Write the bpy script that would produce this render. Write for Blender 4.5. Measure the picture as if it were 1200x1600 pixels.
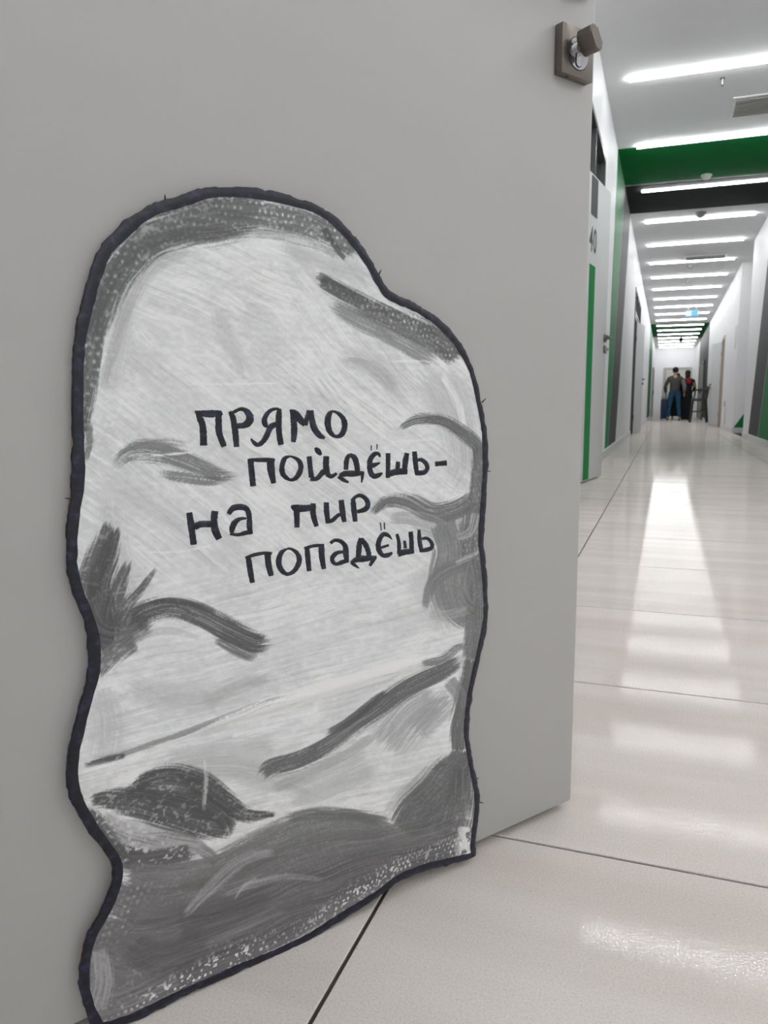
import bpy, bmesh, math, random
import numpy as np
from mathutils import Vector, Matrix

for o in list(bpy.data.objects):
    bpy.data.objects.remove(o)
SC = bpy.context.scene
COL = SC.collection
random.seed(7)

# ------------------------------------------------------------------ camera
# corridor frame: X to the right, Y along the corridor, Z up; camera stands at the origin, low over the floor
CAM_H, FPX = 0.55, 1192.87
YAW, PITCH, ROLL = 0.3508, 0.1387, -0.0040
FW = Vector((-math.sin(YAW) * math.cos(PITCH), math.cos(YAW) * math.cos(PITCH), -math.sin(PITCH)))
RT0 = Vector((math.cos(YAW), math.sin(YAW), 0))
UP0 = RT0.cross(FW)
RT = RT0 * math.cos(ROLL) + UP0 * math.sin(ROLL)
UP = -RT0 * math.sin(ROLL) + UP0 * math.cos(ROLL)
CAMP = Vector((0, 0, CAM_H))
cd = bpy.data.cameras.new('camera')
cam = bpy.data.objects.new('camera', cd)
COL.objects.link(cam)
cam.matrix_world = Matrix(((RT.x, UP.x, -FW.x, 0), (RT.y, UP.y, -FW.y, 0), (RT.z, UP.z, -FW.z, CAM_H), (0, 0, 0, 1)))
cd.sensor_fit = 'HORIZONTAL'
cd.sensor_width = 36.0
cd.lens = 36.0 * FPX / 1200.0
cd.clip_start, cd.clip_end = 0.02, 200
cd.dof.use_dof = True
cd.dof.focus_distance = 0.86
cd.dof.aperture_fstop = 22.0
SC.camera = cam

# ------------------------------------------------------------------ world, exposure
W = bpy.data.worlds.new('world')
SC.world = W
W.use_nodes = True
W.node_tree.nodes['Background'].inputs[0].default_value = (0.8, 0.85, 0.9, 1)
W.node_tree.nodes['Background'].inputs[1].default_value = 0.15
vs = SC.view_settings
vs.view_transform = 'Standard'
vs.look = 'None'
vs.exposure = 0.0
vs.gamma = 1.0
vs.use_curve_mapping = False
LAMP = 38.0            # strength of the linear ceiling lights
LAMP_COL = (0.975, 0.99, 1.0)

# ------------------------------------------------------------------ measures
CEIL = 3.168
XL, XR = -0.5795, 1.2309
Y_BACK, Y_END = -4.0, 39.0
D1 = Vector((-0.0985, 1.0121, 0)); A1 = 0.5948
D2 = Vector((-0.4406, 6.0429, 0)); A2 = 0.1491
LEAF_T = 0.042


def unproject_dir(x, y):
    return FW + RT * ((x - 600) / FPX) - UP * ((y - 800) / FPX)


# ------------------------------------------------------------------ helpers
def srgb(*c):
    return tuple(((v / 255) / 12.92 if v / 255 <= 0.04045 else ((v / 255 + 0.055) / 1.055) ** 2.4) for v in c)


class G:
    """collects geometry for ONE mesh object"""
    def __init__(s):
        s.bm = bmesh.new()

    def box(s, x0, x1, y0, y1, z0, z1, bevel=0.0, seg=2, mat=None):
        M = Matrix.Translation(((x0 + x1) / 2, (y0 + y1) / 2, (z0 + z1) / 2)) @ Matrix.Diagonal((abs(x1 - x0), abs(y1 - y0), abs(z1 - z0), 1))
        if mat is not None:
            M = mat @ M
        r = bmesh.ops.create_cube(s.bm, size=1.0, matrix=M)
        if bevel:
            es = set(e for v in r['verts'] for e in v.link_edges)
            bmesh.ops.bevel(s.bm, geom=list(es), offset=bevel, segments=seg, affect='EDGES', profile=0.5)
        return s

    def cyl(s, p, q, r0, r1=None, n=16):
        p, q = Vector(p), Vector(q)
        d = q - p
        M = Matrix.Translation((p + q) / 2) @ d.to_track_quat('Z', 'Y').to_matrix().to_4x4()
        bmesh.ops.create_cone(s.bm, cap_ends=True, segments=n, radius1=r0, radius2=r0 if r1 is None else r1, depth=d.length, matrix=M)
        return s

    def ball(s, c, r, n=14, scale=(1, 1, 1), rot=None):
        M = Matrix.Translation(c)
        if rot is not None:
            M = M @ rot
        bmesh.ops.create_uvsphere(s.bm, u_segments=n, v_segments=max(6, n // 2), radius=r, matrix=M @ Matrix.Diagonal((*scale, 1)))
        return s

    def prism(s, pts, vec):
        """polygon pts (3-D) pushed along vec"""
        vec = Vector(vec)
        a = [s.bm.verts.new(Vector(p)) for p in pts]
        b = [s.bm.verts.new(Vector(p) + vec) for p in pts]
        n = len(pts)
        s.bm.faces.new(a[::-1]); s.bm.faces.new(b)
        for i in range(n):
            s.bm.faces.new((a[i], a[(i + 1) % n], b[(i + 1) % n], b[i]))
        return s

    def obj(s, name, mat, parent=None, smooth=False, loc=None):
        bmesh.ops.recalc_face_normals(s.bm, faces=s.bm.faces)
        me = bpy.data.meshes.new(name)
        s.bm.to_mesh(me); s.bm.free()
        if smooth:
            for p in me.polygons:
                p.use_smooth = True
        return mesh_obj(name, me, mat, parent, loc)


def mesh_obj(name, me, mat, parent=None, loc=None):
    me.materials.clear()
    me.materials.append(mat)
    o = bpy.data.objects.new(name, me)
    COL.objects.link(o)
    if parent is not None:
        o.parent = parent
    if loc is not None:
        o.location = loc
    return o


def smooth_by_angle(o, deg=35):
    bm = bmesh.new(); bm.from_mesh(o.data)
    for f in bm.faces:
        f.smooth = True
    for e in bm.edges:
        e.smooth = len(e.link_faces) == 2 and e.calc_face_angle(0) < math.radians(deg)
    bm.to_mesh(o.data); bm.free()
    return o


def tag(o, label=None, cat=None, group=None, kind=None):
    if label: o['label'] = label
    if cat: o['category'] = cat
    if group: o['group'] = group
    if kind: o['kind'] = kind
    return o


def empty(name, loc, rz=0.0):
    o = bpy.data.objects.new(name, None)
    COL.objects.link(o)
    o.empty_display_size = 0.1
    o.location = loc
    o.rotation_euler = (0, 0, rz)
    return o


def copy_tree(o, parent=None):
    c = o.copy(); COL.objects.link(c)
    if parent is not None:
        c.parent = parent
    for ch in list(o.children):
        copy_tree(ch, c)
    return c


# ------------------------------------------------------------------ materials
def material(name, color, rough=0.5, metal=0.0, noise=0.0, nscale=20.0, bump=0.0, bscale=200.0, spec=0.5, ior=None, emit=None, trans=0.0, stretch=None):
    m = bpy.data.materials.new(name)
    m.use_nodes = True
    nt = m.node_tree
    b = nt.nodes['Principled BSDF']
    b.inputs['Base Color'].default_value = (*color, 1)
    b.inputs['Roughness'].default_value = rough
    b.inputs['Metallic'].default_value = metal
    b.inputs['Specular IOR Level'].default_value = spec
    if ior: b.inputs['IOR'].default_value = ior
    if trans: b.inputs['Transmission Weight'].default_value = trans
    if emit:
        b.inputs['Emission Color'].default_value = (*emit[0], 1)
        b.inputs['Emission Strength'].default_value = emit[1]
    tc = nt.nodes.new('ShaderNodeTexCoord')
    vec = tc.outputs['Object']
    if stretch:
        mp = nt.nodes.new('ShaderNodeMapping')
        mp.inputs['Scale'].default_value = stretch
        nt.links.new(vec, mp.inputs['Vector']); vec = mp.outputs['Vector']
    if noise:
        n = nt.nodes.new('ShaderNodeTexNoise')
        n.inputs['Scale'].default_value = nscale
        n.inputs['Detail'].default_value = 5
        r = nt.nodes.new('ShaderNodeValToRGB')
        r.color_ramp.elements[0].position = 0.3
        r.color_ramp.elements[1].position = 0.7
        r.color_ramp.elements[0].color = (*[max(0, v * (1 - noise)) for v in color], 1)
        r.color_ramp.elements[1].color = (*[min(1, v * (1 + noise)) for v in color], 1)
        nt.links.new(vec, n.inputs['Vector'])
        nt.links.new(n.outputs['Fac'], r.inputs['Fac'])
        nt.links.new(r.outputs['Color'], b.inputs['Base Color'])
    if bump:
        n = nt.nodes.new('ShaderNodeTexNoise')
        n.inputs['Scale'].default_value = bscale
        n.inputs['Detail'].default_value = 2
        bp = nt.nodes.new('ShaderNodeBump')
        bp.inputs['Strength'].default_value = bump
        bp.inputs['Distance'].default_value = 0.001
        nt.links.new(vec, n.inputs['Vector'])
        nt.links.new(n.outputs['Fac'], bp.inputs['Height'])
        nt.links.new(bp.outputs['Normal'], b.inputs['Normal'])
    return m


M = {}
M['wall'] = material('white_wall_paint', (0.83, 0.83, 0.84), 0.55, noise=0.015, nscale=3, bump=0.05, bscale=300)
M['ceiling'] = material('white_ceiling_paint', (0.74, 0.745, 0.75), 0.7, noise=0.015, nscale=2)
M['green'] = material('green_paint', (0.004, 0.185, 0.045), 0.55, spec=0.18, noise=0.04, nscale=3)
M['dark'] = material('charcoal_paint', (0.050, 0.048, 0.049), 0.6, spec=0.25, noise=0.05, nscale=3)
M['green_matte'] = material('green_ceiling_paint', (0.003, 0.175, 0.042), 0.8, spec=0.1, noise=0.04, nscale=3)
M['dark_matte'] = material('charcoal_ceiling_paint', (0.036, 0.037, 0.041), 0.8, spec=0.1, noise=0.05, nscale=3)
M['alu'] = material('aluminium_trim', (0.36, 0.37, 0.37), 0.6, spec=0.3)
M['baseboard'] = material('pale_baseboard', (0.70, 0.71, 0.71), 0.35, noise=0.02)
M['grout'] = material('dark_grout', (0.045, 0.035, 0.03), 0.85, noise=0.2, nscale=60)
M['door'] = material('light_grey_door_laminate', (0.47, 0.47, 0.46), 0.33, noise=0.01, nscale=4, bump=0.03, bscale=500, spec=0.35)
M['door_white'] = material('pale_grey_door_laminate', (0.60, 0.61, 0.61), 0.5, spec=0.25, noise=0.01)
M['door_grey'] = material('grey_door_laminate', (0.33, 0.33, 0.32), 0.4, noise=0.02)
M['beige'] = material('beige_jamb', (0.50, 0.42, 0.34), 0.5, noise=0.03)
M['brown'] = material('brown_door', (0.27, 0.24, 0.22), 0.45, noise=0.08, nscale=6, stretch=(8, 8, 0.6))
M['nickel'] = material('satin_nickel', (0.20, 0.178, 0.158), 0.30, metal=1.0, noise=0.04, nscale=90, stretch=(1, 1, 12))
M['chrome'] = material('polished_steel', (0.55, 0.56, 0.57), 0.14, metal=1.0, noise=0.03, nscale=40)
M['steel_dark'] = material('dark_steel', (0.10, 0.095, 0.09), 0.4, metal=0.8)
M['black'] = material('black_plastic', (0.012, 0.012, 0.013), 0.5)
M['white_plastic'] = material('white_plastic', (0.78, 0.78, 0.77), 0.4)
M['grey_plastic'] = material('grey_plastic', (0.30, 0.30, 0.30), 0.5)
M['vent_slat'] = material('vent_slat_paint', (0.72, 0.72, 0.70), 0.5)
M['frame_dark'] = material('charcoal_frame', (0.07, 0.072, 0.075), 0.4, noise=0.03)
M['glass'] = material('dark_tinted_glass', (0.012, 0.018, 0.017), 0.03, spec=0.9)
M['green_print'] = material('green_print', (0.004, 0.20, 0.05), 0.6, spec=0.2)
M['grey_print'] = material('grey_print', (0.075, 0.085, 0.085), 0.6, spec=0.2)
M['sign_pale'] = material('pale_green_sign', (0.52, 0.62, 0.56), 0.4)
M['lamp'] = material('lamp_diffuser', (0.9, 0.9, 0.9), 0.5, emit=(LAMP_COL, LAMP))
M['exit_blue'] = material('lit_blue_sign', (0.1, 0.3, 0.5), 0.4, emit=((0.12, 0.42, 0.75), 0.75))
M['exit_white'] = material('lit_white_sign', (0.6, 0.7, 0.75), 0.4, emit=((0.5, 0.75, 0.85), 0.7))
M['card'] = material('brown_cardboard', (0.34, 0.22, 0.13), 0.85, noise=0.12, nscale=60)
M['wood_dark'] = material('dark_stained_wood', (0.022, 0.018, 0.016), 0.4, noise=0.2, nscale=30, stretch=(1, 1, 0.2))
M['seat_dark'] = material('black_vinyl', (0.02, 0.018, 0.018), 0.45)
M['skin'] = material('skin', (0.55, 0.32, 0.24), 0.5, noise=0.05)
M['hair'] = material('black_hair', (0.010, 0.008, 0.008), 0.5, noise=0.3, nscale=60, bump=0.5, bscale=120)
M['sweater'] = material('grey_sweater', (0.085, 0.08, 0.082), 0.9, noise=0.15, nscale=40, bump=0.3, bscale=300)
M['sweater_light'] = material('light_grey_sleeve', (0.22, 0.22, 0.23), 0.9, noise=0.1)
M['jeans'] = material('blue_jeans', (0.018, 0.085, 0.17), 0.85, noise=0.35, nscale=12, bump=0.2, bscale=400)
M['cloth_black'] = material('black_cloth', (0.008, 0.009, 0.012), 0.85, noise=0.2, nscale=15)
M['cloth_red'] = material('red_scarf', (0.45, 0.02, 0.025), 0.8, noise=0.1)
M['cloth_yellow'] = material('ochre_strap', (0.45, 0.27, 0.05), 0.8)
M['shoe_white'] = material('white_shoe', (0.75, 0.72, 0.68), 0.6)
M['shoe_brown'] = material('tan_shoe', (0.30, 0.20, 0.10), 0.6)
M['case_blue'] = material('navy_case', (0.010, 0.035, 0.12), 0.4, noise=0.1)
M['paper'] = material('grey_paper', (0.42, 0.43, 0.45), 0.7)


def tile_material():
    m = bpy.data.materials.new('polished_floor_tile')
    m.use_nodes = True
    nt = m.node_tree; L = nt.links; N = nt.nodes.new
    b = nt.nodes['Principled BSDF']
    tc = N('ShaderNodeTexCoord'); oi = N('ShaderNodeObjectInfo')
    # every tile takes another stretch of the pattern
    off = N('ShaderNodeVectorMath'); off.operation = 'ADD'
    sc = N('ShaderNodeVectorMath'); sc.operation = 'SCALE'
    comb = N('ShaderNodeCombineXYZ')
    L.new(oi.outputs['Random'], comb.inputs[0]); L.new(oi.outputs['Random'], comb.inputs[1])
    L.new(comb.outputs[0], sc.inputs[0]); sc.inputs['Scale'].default_value = 37.0
    L.new(tc.outputs['Object'], off.inputs[0]); L.new(sc.outputs[0], off.inputs[1])
    mp = N('ShaderNodeMapping'); mp.inputs['Scale'].default_value = (0.6, 5.0, 1)
    L.new(off.outputs[0], mp.inputs[0])
    vein = N('ShaderNodeTexNoise'); vein.inputs['Scale'].default_value = 1.6; vein.inputs['Detail'].default_value = 3
    vein.inputs['Distortion'].default_value = 0.4
    L.new(mp.outputs[0], vein.inputs['Vector'])
    r1 = N('ShaderNodeValToRGB')
    r1.color_ramp.elements[0].position = 0.34; r1.color_ramp.elements[0].color = (0.640, 0.590, 0.545, 1)
    r1.color_ramp.elements[1].position = 0.62; r1.color_ramp.elements[1].color = (0.725, 0.680, 0.640, 1)
    L.new(vein.outputs['Fac'], r1.inputs[0])
    gr = N('ShaderNodeTexNoise'); gr.inputs['Scale'].default_value = 420; gr.inputs['Detail'].default_value = 2
    L.new(tc.outputs['Object'], gr.inputs['Vector'])
    r2 = N('ShaderNodeValToRGB')
    r2.color_ramp.elements[0].position = 0.30; r2.color_ramp.elements[0].color = (0.90, 0.89, 0.88, 1)
    r2.color_ramp.elements[1].position = 0.60; r2.color_ramp.elements[1].color = (1.04, 1.04, 1.04, 1)
    L.new(gr.outputs['Fac'], r2.inputs[0])
    sp = N('ShaderNodeTexVoronoi'); sp.inputs['Scale'].default_value = 45
    L.new(tc.outputs['Object'], sp.inputs['Vector'])
    r3 = N('ShaderNodeValToRGB')
    r3.color_ramp.elements[0].position = 0.03; r3.color_ramp.elements[0].color = (0.72, 0.68, 0.65, 1)
    r3.color_ramp.elements[1].position = 0.055; r3.color_ramp.elements[1].color = (1, 1, 1, 1)
    L.new(sp.outputs['Distance'], r3.inputs[0])
    m1 = N('ShaderNodeMix'); m1.data_type = 'RGBA'; m1.blend_type = 'MULTIPLY'; m1.inputs[0].default_value = 1
    L.new(r1.outputs[0], m1.inputs[6]); L.new(r2.outputs[0], m1.inputs[7])
    m2 = N('ShaderNodeMix'); m2.data_type = 'RGBA'; m2.blend_type = 'MULTIPLY'; m2.inputs[0].default_value = 1
    L.new(m1.outputs[2], m2.inputs[6]); L.new(r3.outputs[0], m2.inputs[7])
    L.new(m2.outputs[2], b.inputs['Base Color'])
    b.inputs['Roughness'].default_value = 0.03
    b.inputs['Specular IOR Level'].default_value = 0.34
    bn = N('ShaderNodeTexNoise'); bn.inputs['Scale'].default_value = 330; bn.inputs['Detail'].default_value = 1
    L.new(tc.outputs['Object'], bn.inputs['Vector'])
    bp = N('ShaderNodeBump'); bp.inputs['Strength'].default_value = 0.045; bp.inputs['Distance'].default_value = 0.001
    L.new(bn.outputs['Fac'], bp.inputs['Height']); L.new(bp.outputs['Normal'], b.inputs['Normal'])
    # lappato finish: polished grains between matt ones
    df = N('ShaderNodeBsdfDiffuse'); L.new(m2.outputs[2], df.inputs['Color'])
    mk = N('ShaderNodeTexNoise'); mk.inputs['Scale'].default_value = 460; mk.inputs['Detail'].default_value = 1
    L.new(tc.outputs['Object'], mk.inputs['Vector'])
    mr = N('ShaderNodeMapRange'); mr.inputs['From Min'].default_value = 0.53; mr.inputs['From Max'].default_value = 0.60
    mr.inputs['To Min'].default_value = 0.10; mr.inputs['To Max'].default_value = 0.95
    L.new(mk.outputs['Fac'], mr.inputs['Value'])
    mx = N('ShaderNodeMixShader')
    L.new(mr.outputs[0], mx.inputs[0]); L.new(df.outputs[0], mx.inputs[1]); L.new(b.outputs[0], mx.inputs[2])
    L.new(mx.outputs[0], nt.nodes['Material Output'].inputs['Surface'])
    return m


M['tile'] = tile_material()


def paint_material():
    m = bpy.data.materials.new('brushed_grey_paint')
    m.use_nodes = True
    nt = m.node_tree; L = nt.links; N = nt.nodes.new
    b = nt.nodes['Principled BSDF']
    at = N('ShaderNodeAttribute'); at.attribute_name = 'paint'
    L.new(at.outputs['Color'], b.inputs['Base Color'])
    b.inputs['Roughness'].default_value = 0.42
    b.inputs['Specular IOR Level'].default_value = 0.4
    return m


M['paint'] = paint_material()


def marker_material():
    m = bpy.data.materials.new('navy_marker_ink')
    m.use_nodes = True
    nt = m.node_tree; L = nt.links; N = nt.nodes.new
    b = nt.nodes['Principled BSDF']
    tc = N('ShaderNodeTexCoord')
    n = N('ShaderNodeTexNoise'); n.inputs['Scale'].default_value = 130; n.inputs['Detail'].default_value = 4
    L.new(tc.outputs['Object'], n.inputs['Vector'])
    r = N('ShaderNodeValToRGB')
    e = r.color_ramp.elements
    e[0].position = 0.42; e[0].color = (0.0025, 0.0040, 0.010, 1)
    e[1].position = 0.72; e[1].color = (0.034, 0.033, 0.075, 1)
    k = r.color_ramp.elements.new(0.55); k.color = (0.008, 0.0095, 0.026, 1)
    L.new(n.outputs['Fac'], r.inputs[0]); L.new(r.outputs[0], b.inputs['Base Color'])
    b.inputs['Roughness'].default_value = 0.42
    return m


M['ink'] = marker_material()

# ------------------------------------------------------------------ structure: shell
ROOM_L, ROOM_R = -2.6, 5.2
ADDED_LOBBY_Y = 4.6          # unseen lobby added on the right before this point to brighten the near door
O1 = (-0.56, 0.30)      # doorway of the near open door
O2 = (4.27, 5.15)
O3 = (14.40, 15.30)
O5 = (19.70, 20.56)
DOOR_H = 2.085
ALC = (14.1, 16.2)      # niche in the right wall
WT = 0.14               # wall thickness

floor = G().box(ROOM_L, ROOM_R, Y_BACK, Y_END, -0.10, -0.0025).obj('floor', M['grout'])
tag(floor, 'pale beige glossy tiled corridor floor with dark joints', 'floor', kind='structure')
GAP = 0.0045
XJ, YJ, TW, TL = -0.2765, 0.911, 1.2, 0.6006


def tile_mesh(x0, x1):
    g = G()
    g.box(x0 + GAP / 2, x1 - GAP / 2, GAP / 2, TL - GAP / 2, -0.012, 0.0)
    bmesh.ops.bevel(g.bm, geom=[e for e in g.bm.edges if all(v.co.z > -0.001 for v in e.verts)], offset=0.0008, segments=1, affect='EDGES')
    bmesh.ops.recalc_face_normals(g.bm, faces=g.bm.faces)
    me = bpy.data.meshes.new('tile'); g.bm.to_mesh(me); g.bm.free()
    return me


tmeshes = [tile_mesh(XL, XJ), tile_mesh(XJ, XJ + TW), tile_mesh(XJ + TW, XR)]
k0 = int(math.floor((Y_BACK - YJ) / TL)) + 1
k1 = int((Y_END - YJ) / TL)
for k in range(k0, k1):
    for me in tmeshes:
        mesh_obj('tile', me, M['tile'], floor, (0, YJ + k * TL, 0))
lobby = [tile_mesh(XR, XJ + 2 * TW), tile_mesh(XJ + 2 * TW, XJ + 3 * TW), tile_mesh(XJ + 3 * TW, XJ + 4 * TW), tile_mesh(XJ + 4 * TW, ROOM_R)]  # floor of the added, unseen lobby
for k in range(k0, int((ADDED_LOBBY_Y - YJ) / TL)):
    for me in lobby:
        mesh_obj('tile', me, M['tile'], floor, (0, YJ + k * TL, 0))

ceiling = G().box(ROOM_L, ROOM_R, Y_BACK, Y_END, CEIL, CEIL + 0.1).obj('ceiling', M['ceiling'])
tag(ceiling, 'white flat corridor ceiling crossed by painted bands', 'ceiling', kind='structure')


def wall_along_y(name, xa, xb, openings, label, y_from=Y_BACK):
    """wall slab between xa and xb with openings (y0, y1, z0, z1)"""
    ys = sorted({y_from, Y_END, *[o[0] for o in openings], *[o[1] for o in openings]})
    g = G()
    for a, b in zip(ys[:-1], ys[1:]):
        zs = [(0.0, CEIL)]
        for (y0, y1, z0, z1) in openings:
            if y0 <= a + 1e-6 and y1 >= b - 1e-6:
                nz = []
                for (p, q) in zs:
                    if z0 > p: nz.append((p, min(q, z0)))
                    if z1 < q: nz.append((max(p, z1), q))
                zs = nz
        for p, q in zs:
            if q - p > 1e-4:
                g.box(xa, xb, a, b, p, q)
    bmesh.ops.remove_doubles(g.bm, verts=g.bm.verts, dist=1e-5)
    # drop the inner faces that two neighbouring cells share
    seen = {}
    for f in g.bm.faces:
        seen.setdefault(tuple(sorted(v.index for v in f.verts)) if False else tuple(round(c, 4) for c in f.calc_center_median()), []).append(f)
    bmesh.ops.delete(g.bm, geom=[f for fs in seen.values() if len(fs) > 1 for f in fs], context='FACES_ONLY')
    return tag(g.obj(name, M['wall']), label, 'wall', kind='structure')


WIN1 = (5.32, 7.12, 2.14, 2.63)
WIN2 = (14.25, 17.3, 2.14, 2.58)
wall_left = wall_along_y('wall_left', XL - WT, XL, [(*O1, 0, DOOR_H), (*O2, 0, DOOR_H), (*O3, 0, DOOR_H), WIN1, (O3[0], WIN2[1], WIN2[2], WIN2[3])],
                         'white left corridor wall with a green and charcoal band')
wall_right = wall_along_y('wall_right', XR, XR + WT, [(*O5, 0, DOOR_H), (*ALC, 0, CEIL)], 'white right corridor wall with charcoal and green slanted bands', ADDED_LOBBY_Y)
tag(G().box(XR + WT, ROOM_R, ADDED_LOBBY_Y, ADDED_LOBBY_Y + WT, 0, CEIL).obj('wall_added_lobby', M['wall']), 'white wall of the added unseen lobby right of the corridor mouth', 'wall', kind='structure')
# niche in the right wall
g = G().box(1.45, 1.56, ALC[0] - 0.1, ALC[1] + 0.1, 0, CEIL)
g.box(XR + WT, 1.45, ALC[0] - 0.1, ALC[0], 0, CEIL).box(XR + WT, 1.45, ALC[1], ALC[1] + 0.1, 0, CEIL)
g.obj('niche_lining', M['wall'], wall_right)
G().prism([(1.245, ALC[1] - 0.003, 0.10), (1.435, ALC[1] - 0.003, 0.10), (1.435, ALC[1] - 0.003, 0.40)], (0, 0.003, 0)).obj('painted_triangle', M['green'], wall_right)
wall_end = tag(G().box(ROOM_L, ROOM_R, Y_END, Y_END + 0.15, -0.1, CEIL + 0.1).obj('wall_end', M['wall']), 'white end wall of the corridor behind the walking people', 'wall', kind='structure')
tag(G().box(ROOM_L, ROOM_R, Y_BACK - 0.15, Y_BACK, -0.1, CEIL + 0.1).obj('wall_back', M['wall']), 'white wall closing the corridor behind the viewer', 'wall', kind='structure')
tag(G().box(ROOM_L - 0.15, ROOM_L, Y_BACK, Y_END, -0.1, CEIL + 0.1).obj('wall_left_rooms', M['wall']), 'white wall inside the rooms left of the corridor', 'wall', kind='structure')
tag(G().box(ROOM_R, ROOM_R + 0.15, Y_BACK, Y_END, -0.1, CEIL + 0.1).obj('wall_right_rooms', M['wall']), 'white wall inside the rooms right of the corridor', 'wall', kind='structure')


def band(name, mat, parent, X, side, pts):
    """flat painted panel on a wall; pts = (y, z), side +1 when the wall faces +X"""
    return G().prism([(X, y, z) for y, z in pts], (0.003 * side, 0, 0)).obj(name, mat, parent)


def lerp(a, b, t): return a + (b - a) * t


def slanted(y_top, y_bot, z): return lerp(y_bot, y_top, z / CEIL)


BB = 0.092
# first pair of bands: left wall, ceiling, right wall
zt, zb = CEIL, BB
gl = (8.70, 8.28); tl = (10.08, 8.74); dl = (11.58, 10.02)
f_ = slanted
band('painted_green_band', M['green'], wall_left, XL, 1, [(f_(*gl, zb), zb), (f_(*tl, zb) - 0.03, zb), (f_(*tl, zt) - 0.03, zt), (f_(*gl, zt), zt)])
band('trim_strip', M['alu'], wall_left, XL, 1, [(f_(*tl, zb) - 0.03, zb), (f_(*tl, zb) + 0.02, zb), (f_(*tl, zt) + 0.02, zt), (f_(*tl, zt) - 0.03, zt)])
band('painted_charcoal_band', M['dark'], wall_left, XL, 1, [(f_(*tl, zb) + 0.02, zb), (f_(*dl, zb), zb), (f_(*dl, zt), zt), (f_(*tl, zt) + 0.02, zt)])
gr = (8.66, 10.5); tr = (10.13, 11.92); dr = (11.62, 13.22)
band('painted_green_band', M['green'], wall_right, XR, -1, [(f_(*gr, zb), zb), (f_(*tr, zb) - 0.03, zb), (f_(*tr, zt) - 0.03, zt), (f_(*gr, zt), zt)])
band('trim_strip', M['alu'], wall_right, XR, -1, [(f_(*tr, zb) - 0.03, zb), (f_(*tr, zb) + 0.02, zb), (f_(*tr, zt) + 0.02, zt), (f_(*tr, zt) - 0.03, zt)])
band('painted_charcoal_band', M['dark'], wall_right, XR, -1, [(f_(*tr, zb) + 0.02, zb), (f_(*dr, zb), zb), (f_(*dr, zt), zt), (f_(*tr, zt) + 0.02, zt)])


def cband(name, mat, ya0, ya1, yb0, yb1):
    return G().prism([(XL, ya0, CEIL), (XR, yb0, CEIL), (XR, yb1, CEIL), (XL, ya1, CEIL)], (0, 0, -0.003)).obj(name, mat, ceiling)


cband('painted_green_band', M['green_matte'], 8.68, 10.07, 8.64, 10.14)
cband('trim_strip', M['alu'], 10.07, 10.13, 10.14, 10.20)
cband('painted_charcoal_band', M['dark_matte'], 10.13, 11.56, 10.20, 11.60)
# second pair, far down the corridor
band('painted_green_band', M['green'], wall_left, XL, 1, [(27.3, zb), (31.6, zb), (32.4, zt), (27.3, zt)])
cband('painted_green_band', M['green_matte'], 27.3, 32.4, 27.4, 33.5)
band('painted_charcoal_band', M['dark'], wall_right, XR, -1, [(27.2, zb), (34.6, zb), (34.6, zt), (27.4, zt)])


def baseboard(name, X, side, spans, label):
    g = G()
    for a, b in spans:
        x0, x1 = (X, X + 0.014 * side)
        g.box(min(x0, x1), max(x0, x1), a, b, 0.0, BB - 0.004, bevel=0.003, seg=1)
    return tag(g.obj(name, M['baseboard']), label, 'baseboard', kind='structure')


def spans_of(cuts, y=Y_BACK):
    out = []
    for a, b in sorted(cuts):
        out.append((y, a)); y = b
    out.append((y, Y_END))
    return out


baseboard('baseboard_left', XL, 1, spans_of([(O1[0] - .07, O1[1] + .07), (O2[0] - .07, O2[1] + .07), (O3[0] - .07, O3[1] + .07), (34.15, 36.95)]), 'pale low baseboard along the left corridor wall')
baseboard('baseboard_right', XR, -1, spans_of([(O5[0] - .07, O5[1] + .07), ALC, (29.15, 33.05)], ADDED_LOBBY_Y), 'pale low baseboard along the right corridor wall')
g = G().box(1.436, 1.45, ALC[0], ALC[1], 0, BB).box(XR + .01, 1.436, ALC[1] - .014, ALC[1], 0, BB).box(XR + .01, 1.436, ALC[0], ALC[0] + .014, 0, BB)
tag(g.obj('baseboard_niche', M['baseboard']), 'pale low baseboard inside the right wall niche under the green triangle', 'baseboard', kind='structure')


def jamb(name, xa, xb, o, mat, label):
    g = G()
    w = 0.06
    g.box(xa, xb, o[0] - w, o[0] + 0.02, 0, DOOR_H + w - .005).box(xa, xb, o[1] - 0.02, o[1] + w, 0, DOOR_H + w - .005)
    g.box(xa, xb, o[0] + 0.02, o[1] - 0.02, DOOR_H - 0.02, DOOR_H + w - .005)
    return tag(g.obj(name, mat), label, 'door frame', kind='structure')


jamb('trim_1', XL - WT - .006, XL + .008, O1, M['alu'], 'pale metal frame of the nearest left doorway')
jamb('trim_2', XL - WT - .006, XL + .008, O2, M['alu'], 'pale metal frame of the doorway behind the door numbered 40')
jamb('trim_3', XL - WT - .006, XL + .010, O3, M['frame_dark'], 'dark door frame far down the left wall')
jamb('trim_4', XR - .010, XR + WT + .006, O5, M['beige'], 'beige frame of the open door on the right wall')


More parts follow.
